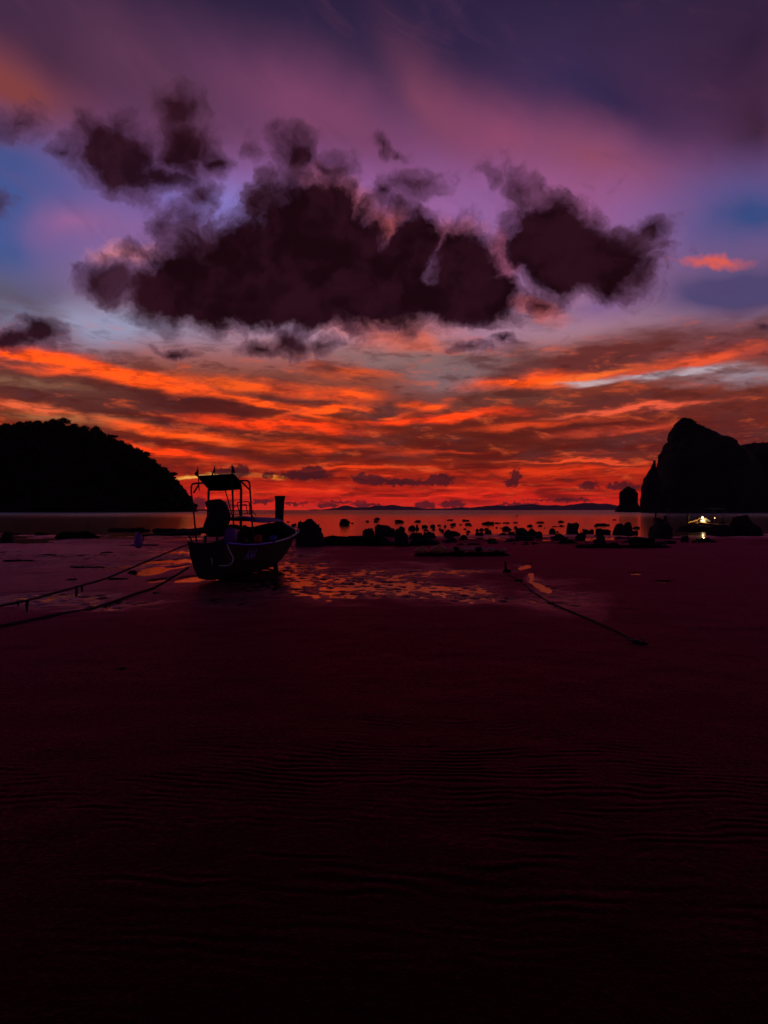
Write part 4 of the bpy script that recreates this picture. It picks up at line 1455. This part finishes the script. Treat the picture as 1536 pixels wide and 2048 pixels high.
def rag(px, py, d, w, h, seed, label):
    rng = random.Random(seed)
    rowsR = []
    top = P(px, py, d)
    for i in range(7):
        t = i / 6
        ww = w * (1 - .45 * t + .15 * math.sin(4 * t + seed))
        rowsR.append([top + Vector((-ww / 2, .02 * math.sin(3 * t), -h * t)), top + Vector((0, -.03 * math.sin(2 * t + seed), -h * t * 1.03)), top + Vector((ww / 2, .015, -h * t * (1 + .05 * rng.random())))])
    o = MB().slab(rowsR, .012).build('rag', M['darktarp'], None)
    tag(o, label, 'rag', 'rags hanging from the mooring rope')


rag(152, 1172, 10.62, .055, .145, 3, 'long dark rag hanging from the middle of the upper mooring rope')
rag(163, 1171, 10.7, .045, .09, 5, 'short rag hanging beside the long one on the upper mooring rope')
rag(53, 1199, 9.28, .04, .15, 7, 'pointed rag hanging near the left end of the upper mooring rope')
rag(35, 1203, 9.05, .04, .055, 8, 'stubby rag hanging left of the pointed one on the upper rope')


def clump(name, px, py, w, h, seed, label, cat, m='net', dp=None):
    x, y = gpt(px, py)
    me = rock_mesh(w, h, dp or w, seed, 3, .4)
    o = link(name, me, M[m]); o.location = (x, y, max(gz(x, y), FILM) - .02)
    tag(o, label, cat)
    return o


clump('rope_coil', 265, 1147, .24, .10, 15, 'dark coil of rope on the sand beside the bright pool under the upper rope', 'rope coil')
clump('rope_coil', 312, 1187, .14, .05, 16, 'small knot of rope on the lower mooring rope near the boat', 'rope coil')
clump('rope_coil', 1037, 1161, .20, .06, 17, 'dark heap of rope at the upper end of the anchor rope', 'rope coil')
# anchor stake with coil
x, y = gpt(1011, 1143)
st = empty('mooring_stake', (x, y, gz(x, y)))
tag(st, 'short mooring stake with a rope lump at its foot right of the row of floats', 'stake')
MB().tube([(0, 0, -.1), (.005, 0, .14), (-.005, 0, .27)], [.03, .028, .024], 8).build('stake_post', M['bark'], st, True)
me = rock_mesh(.24, .09, .2, 44, 3, .4)
o = link('rope_lump', me, M['net'], st); o.location = (.02, -.05, -.01)
# grapnel anchor at the near end of the rope
x, y = gpt(1276, 1288)
an = empty('grapnel_anchor', (x, y, gz(x, y)))
tag(an, 'small dark grapnel anchor half sunk at the near end of the anchor rope', 'anchor')
MB().tube([(-.10, .10, .03), (0, 0, .03), (.07, -.05, .0)], .013, 8).build('shank', M['steel'], an, True)
for k in range(4):
    a = k * math.pi / 2 + .4
    u = Vector((.55, .55, math.sin(a) * .6 + .25)).normalized()
    v = Vector((math.cos(a) * .7, -math.cos(a) * .7, math.sin(a))).normalized()
    MB().tube([Vector((.07, -.05, .0)), Vector((.07, -.05, .0)) + v * .05, Vector((.05, -.03, 0)) + v * .085 - Vector((.03, -.03, 0))], [.012, .010, .004], 6).build('fluke', M['steel'], an, True)
me = rock_mesh(.18, .045, .16, 45, 3, .4)
o = link('sand_lump', me, M['net'], an); o.location = (.02, -.02, -.015)


# ------------------------------------------------------------------ row of floats on a rolled net
x0_, y0_ = gpt(828, 1112); x1_, y1_ = gpt(1022, 1112)
NY = y0_
netb = MB(); rows = []
for t in np.linspace(0, 1, 40):
    x = x0_ + (x1_ - x0_) * t
    r = .085 * (1 + .18 * math.sin(t * 31) + .12 * math.sin(t * 67 + 1)) * (min(1, 8 * t + .25)) * (min(1, 8 * (1 - t) + .25))
    yy = NY + .10 + .06 * math.sin(t * 7)
    g = gz(x, yy)
    rows.append([(x, yy + 1.9 * r * math.cos(2 * math.pi * k / 12), g + r * .75 + r * math.sin(2 * math.pi * k / 12)) for k in range(12)])
vs = [p for r in rows for p in r]; fs = [tuple(range(12)), tuple(range(len(vs) - 12, len(vs)))]
for i in range(len(rows) - 1):
    for j in range(12):
        a, b = i * 12 + j, i * 12 + (j + 1) % 12
        fs.append((a, b, b + 12, a + 12))
netb.add(vs, fs)
tag(netb.build('fishing_net', M['net'], None, True), 'long dark roll of fishing net lying on the sand under the floats', 'net')


def float_thing(px0, px1, top, base, m, label, seed):
    d = NY + .05
    w = (px1 - px0) / F * d; h = (base - top) / F * d
    rt = empty('fishing_float', (((px0 + px1) / 2 - 768) / F * d, d, CAMZ + (HY - base) / F * d))
    tag(rt, label, 'float', 'floats on the rolled net')
    bm = bmesh.new(); bmesh.ops.create_uvsphere(bm, u_segments=18, v_segments=12, radius=.5)
    rng = random.Random(seed)
    for v in bm.verts:
        v.co.x *= w; v.co.y *= max(min(w, .35), h); v.co.z = v.co.z * h + h / 2
        v.co.x += .03 * w * math.sin(9 * v.co.z / max(h, .01) + seed)
        v.co.z += .04 * h * math.sin(7 * v.co.x / max(w, .01) + seed)
    me = bpy.data.meshes.new('float_body'); bm.to_mesh(me); bm.free()
    me.polygons.foreach_set('use_smooth', [True] * len(me.polygons))
    link('float_body', me, M[m], rt)
    k = max(w, h)
    MB().tube([(math.cos(a) * k * .07 + w * .1, -.02, h * .98 + math.sin(a) * k * .07) for a in np.linspace(-.5, 3.6, 9)], k * .022, 6).build('float_eye', M[m], rt, True)


for i, a in enumerate([
    (829, 856, 1094, 1108, 'buoy_orange', 'long reddish float at the left end of the net'),
    (860, 892, 1090, 1108, 'buoy_orange', 'largest orange float second from the left end of the net'),
    (887, 897, 1096, 1103, 'buoy_pink', 'small pale float touching the largest orange float'),
    (899, 909, 1094, 1103, 'buoy_pink', 'round pink float third of the row on the net'),
    (905, 919, 1093, 1102, 'net', 'dark dull float between the two pink ones left of the middle'),
    (920, 934, 1094, 1103, 'buoy_pink', 'wide pink float in the middle of the net'),
    (936, 950, 1093, 1104, 'buoy_pink', 'brightest round pink float right of the middle of the net'),
    (950, 964, 1094, 1102, 'net', 'dark float right of the brightest pink one'),
    (963, 971, 1096, 1102, 'buoy_pink', 'smallest pale float right of the dark one on the net'),
    (974, 982, 1094, 1103, 'buoy_pink', 'slim pink float left of its twin near the right end'),
    (980, 990, 1094, 1104, 'buoy_pink', 'pale float leaning on the slim one near the right end'),
    (1001, 1013, 1096, 1104, 'buoy_pink', 'dull pink float alone at the right end of the net')]):
    float_thing(*a, i)


# ------------------------------------------------------------------ moored boats on the right
def small_boat(bow_px, bow_y, stern_px, d_bow, d_stern, label, lit):
    b0 = P(bow_px, 1055, d_bow); s0 = P(stern_px, 1055, d_stern)
    dv = Vector((b0.x - s0.x, b0.y - s0.y, 0))
    ln = dv.length
    root = empty('longtail_boat', (s0.x, s0.y, SEA - .12), math.atan2(dv.y, dv.x) - math.pi / 2)
    tag(root, label, 'boat')
    k = ln / 5.6
    tb = [(0, .5, .62, .22, .05), (.9 * k, .62, .58, .27, .0), (2 * k, .72, .60, .3, 0), (3.2 * k, .74, .66, .3, 0), (4.3 * k, .6, .74, .22, .05), (5.1 * k, .3, .86, .10, .2), (5.6 * k, .06, .98, .03, .5)]
    q = make_hull(root, tb, (M['brown'] if lit else M['hull'], M['inner']), .25)
    for sd in (1, -1):
        MB().tube(rail(q[0], q[1], q[2], sd, .03, 0, ln - .05), .04, 8).build('gunwale_strip', M['gold'] if lit else M['hull'], root, True)
    MB().box((0, ln + .02, 1.15), (.12, .10, .95)).build('prow_post', M['hull'], root)
    top = 1.95
    for s in (.16, .48):
        for sd in (1, -1):
            b = interp(tb, s * ln)[0]
            MB().tube([(sd * b * .96, s * ln, .6), (sd * b * .9, s * ln, top)], .03, 8).build('canopy_post', M['steel'], root, True)
    rws = []
    for s in (.12, .24, .36, .52):
        b = interp(tb, s * ln)[0] * 1.05
        rws.append([(-b, s * ln, top - .02), (-b * .5, s * ln, top + .06), (0, s * ln, top + .09), (b * .5, s * ln, top + .06), (b, s * ln, top - .02)])
    MB().slab(rws, .04).build('canopy', M['darktarp'], root)
    en = MB(); en.tube([(0, .05, .72), (0, .25, 1.15)], [.26, .2], 12)
    en.build('engine', M['steel'], root, True)
    MB().tube([(0, .05, .95), (0, -1.7, .55)], [.05, .03], 8).build('drive_shaft', M['steel'], root, True)
    return root, tb, ln


lb, ltb, lln = small_boat(1377, 1046, 1447, 63.5, 66.5, 'boat lit by a warm lamp with yellow gunwales in the shallows on the right', True)
small_boat(1312, 1040, 1331, 84, 89, 'dark moored boat with a canopy behind the large block shaped boulder', False)


def lamp(px, py, d, r, label, power):
    rt = empty('lantern', P(px, py, d))
    tag(rt, label, 'lantern', 'lanterns on the lit boat')
    MB().tube([(0, 0, r * 1.0), (0, 0, r * 1.5)], [r * .6, r * .3], 10).build('cap', M['steel'], rt)
    bm = bmesh.new(); bmesh.ops.create_uvsphere(bm, u_segments=14, v_segments=10, radius=r)
    me = bpy.data.meshes.new('bulb'); bm.to_mesh(me); bm.free()
    link('bulb', me, M['bulb'], rt)
    MB().tube([(0, 0, r * 1.5), (0, 0, r * 2.6)], r * .12, 6).build('hook', M['steel'], rt)
    ld = bpy.data.lights.new('lamp_light', 'POINT')
    ld.energy = power; ld.color = (1, .66, .30); ld.shadow_soft_size = r
    lo = bpy.data.objects.new('lamp_light', ld); COL.objects.link(lo)
    lo.parent = rt; lo.location = (0, -r * 1.6, -r * .4)


lamp(1405, 1035, 64.0, .085, 'bright lantern hanging amidships under the canopy of the lit boat', 24)
ls = empty('added_glow_string', P(1379, 1046, 62.4))  # added glowing beads stand in for lamplight on the golden bow line
tag(ls, 'string of added golden glow beads along the bow of the lit boat', 'added glow string')
pts = []
for k, (px, py) in enumerate([(1378, 1045), (1381.5, 1043.5), (1385, 1043.6), (1388, 1042), (1391, 1040.5), (1394, 1040.6), (1397, 1038.5), (1400, 1036.5)]):
    p = P(px, py, 62.2 + .22 * k) - ls.location
    pts.append(p)
    bm = bmesh.new(); bmesh.ops.create_uvsphere(bm, u_segments=8, v_segments=6, radius=.042 if k % 2 else .03)
    me = bpy.data.meshes.new('bulb'); bm.to_mesh(me); bm.free()
    b_ = link('bulb', me, M['gold_glow'], ls); b_.location = p
MB().tube([p + Vector((0, 0, .04)) for p in pts], .008, 5).build('cable', M['rope'], ls)
lamp(1429, 1036, 64.6, .05, 'small lantern at the stern of the lit boat', 3)
# pale cloths draped amidships that catch the lamp
dr = MB(); rws = []
for i, t in enumerate(np.linspace(0, 1, 10)):
    x = 1400 + 21 * t
    yv = 1036.5 + 1.6 * math.sin(t * 9) + 5 * abs(t - .5)
    rws.append([P(x, yv, 64.35), P(x + .4, yv + 2.6, 64.2), P(x, yv + 5 - 2 * abs(t - .5), 64.3)])
tag(dr.slab(rws, .03).build('cloth', M['cream'], None, True), 'cream cloth draped in a low arch behind the lantern of the lit boat', 'cloth')
me = rock_mesh(.62, .40, .4, 61, 3, .35)
o = link('sack', me, M['cream']); o.location = P(1407, 1047, 64.1)
tag(o, 'pale sack below the bright lantern in the lit boat', 'sack')
me = rock_mesh(.5, .22, .35, 62, 3, .35)
o = link('sack', me, M['gold']); o.location = P(1392, 1047, 63.6)
tag(o, 'yellow sack near the bow of the lit boat', 'sack')


# ------------------------------------------------------------------ sea air that lifts the far hills to violet
hz = MB().box((0, 8900, 82), (33000, 19000, 176))
m = bpy.data.materials.new('sea_haze')
m.use_nodes = True
m.node_tree.nodes.clear()
vo = m.node_tree.nodes.new('ShaderNodeVolumePrincipled')
vo.inputs['Color'].default_value = (.85, .80, .92, 1)
vo.inputs['Density'].default_value = 2.2e-5
vo.inputs['Anisotropy'].default_value = 0.2
mo_ = m.node_tree.nodes.new('ShaderNodeOutputMaterial')
m.node_tree.links.new(vo.outputs[0], mo_.inputs['Volume'])
tag(hz.build('haze', m), kind='stuff')
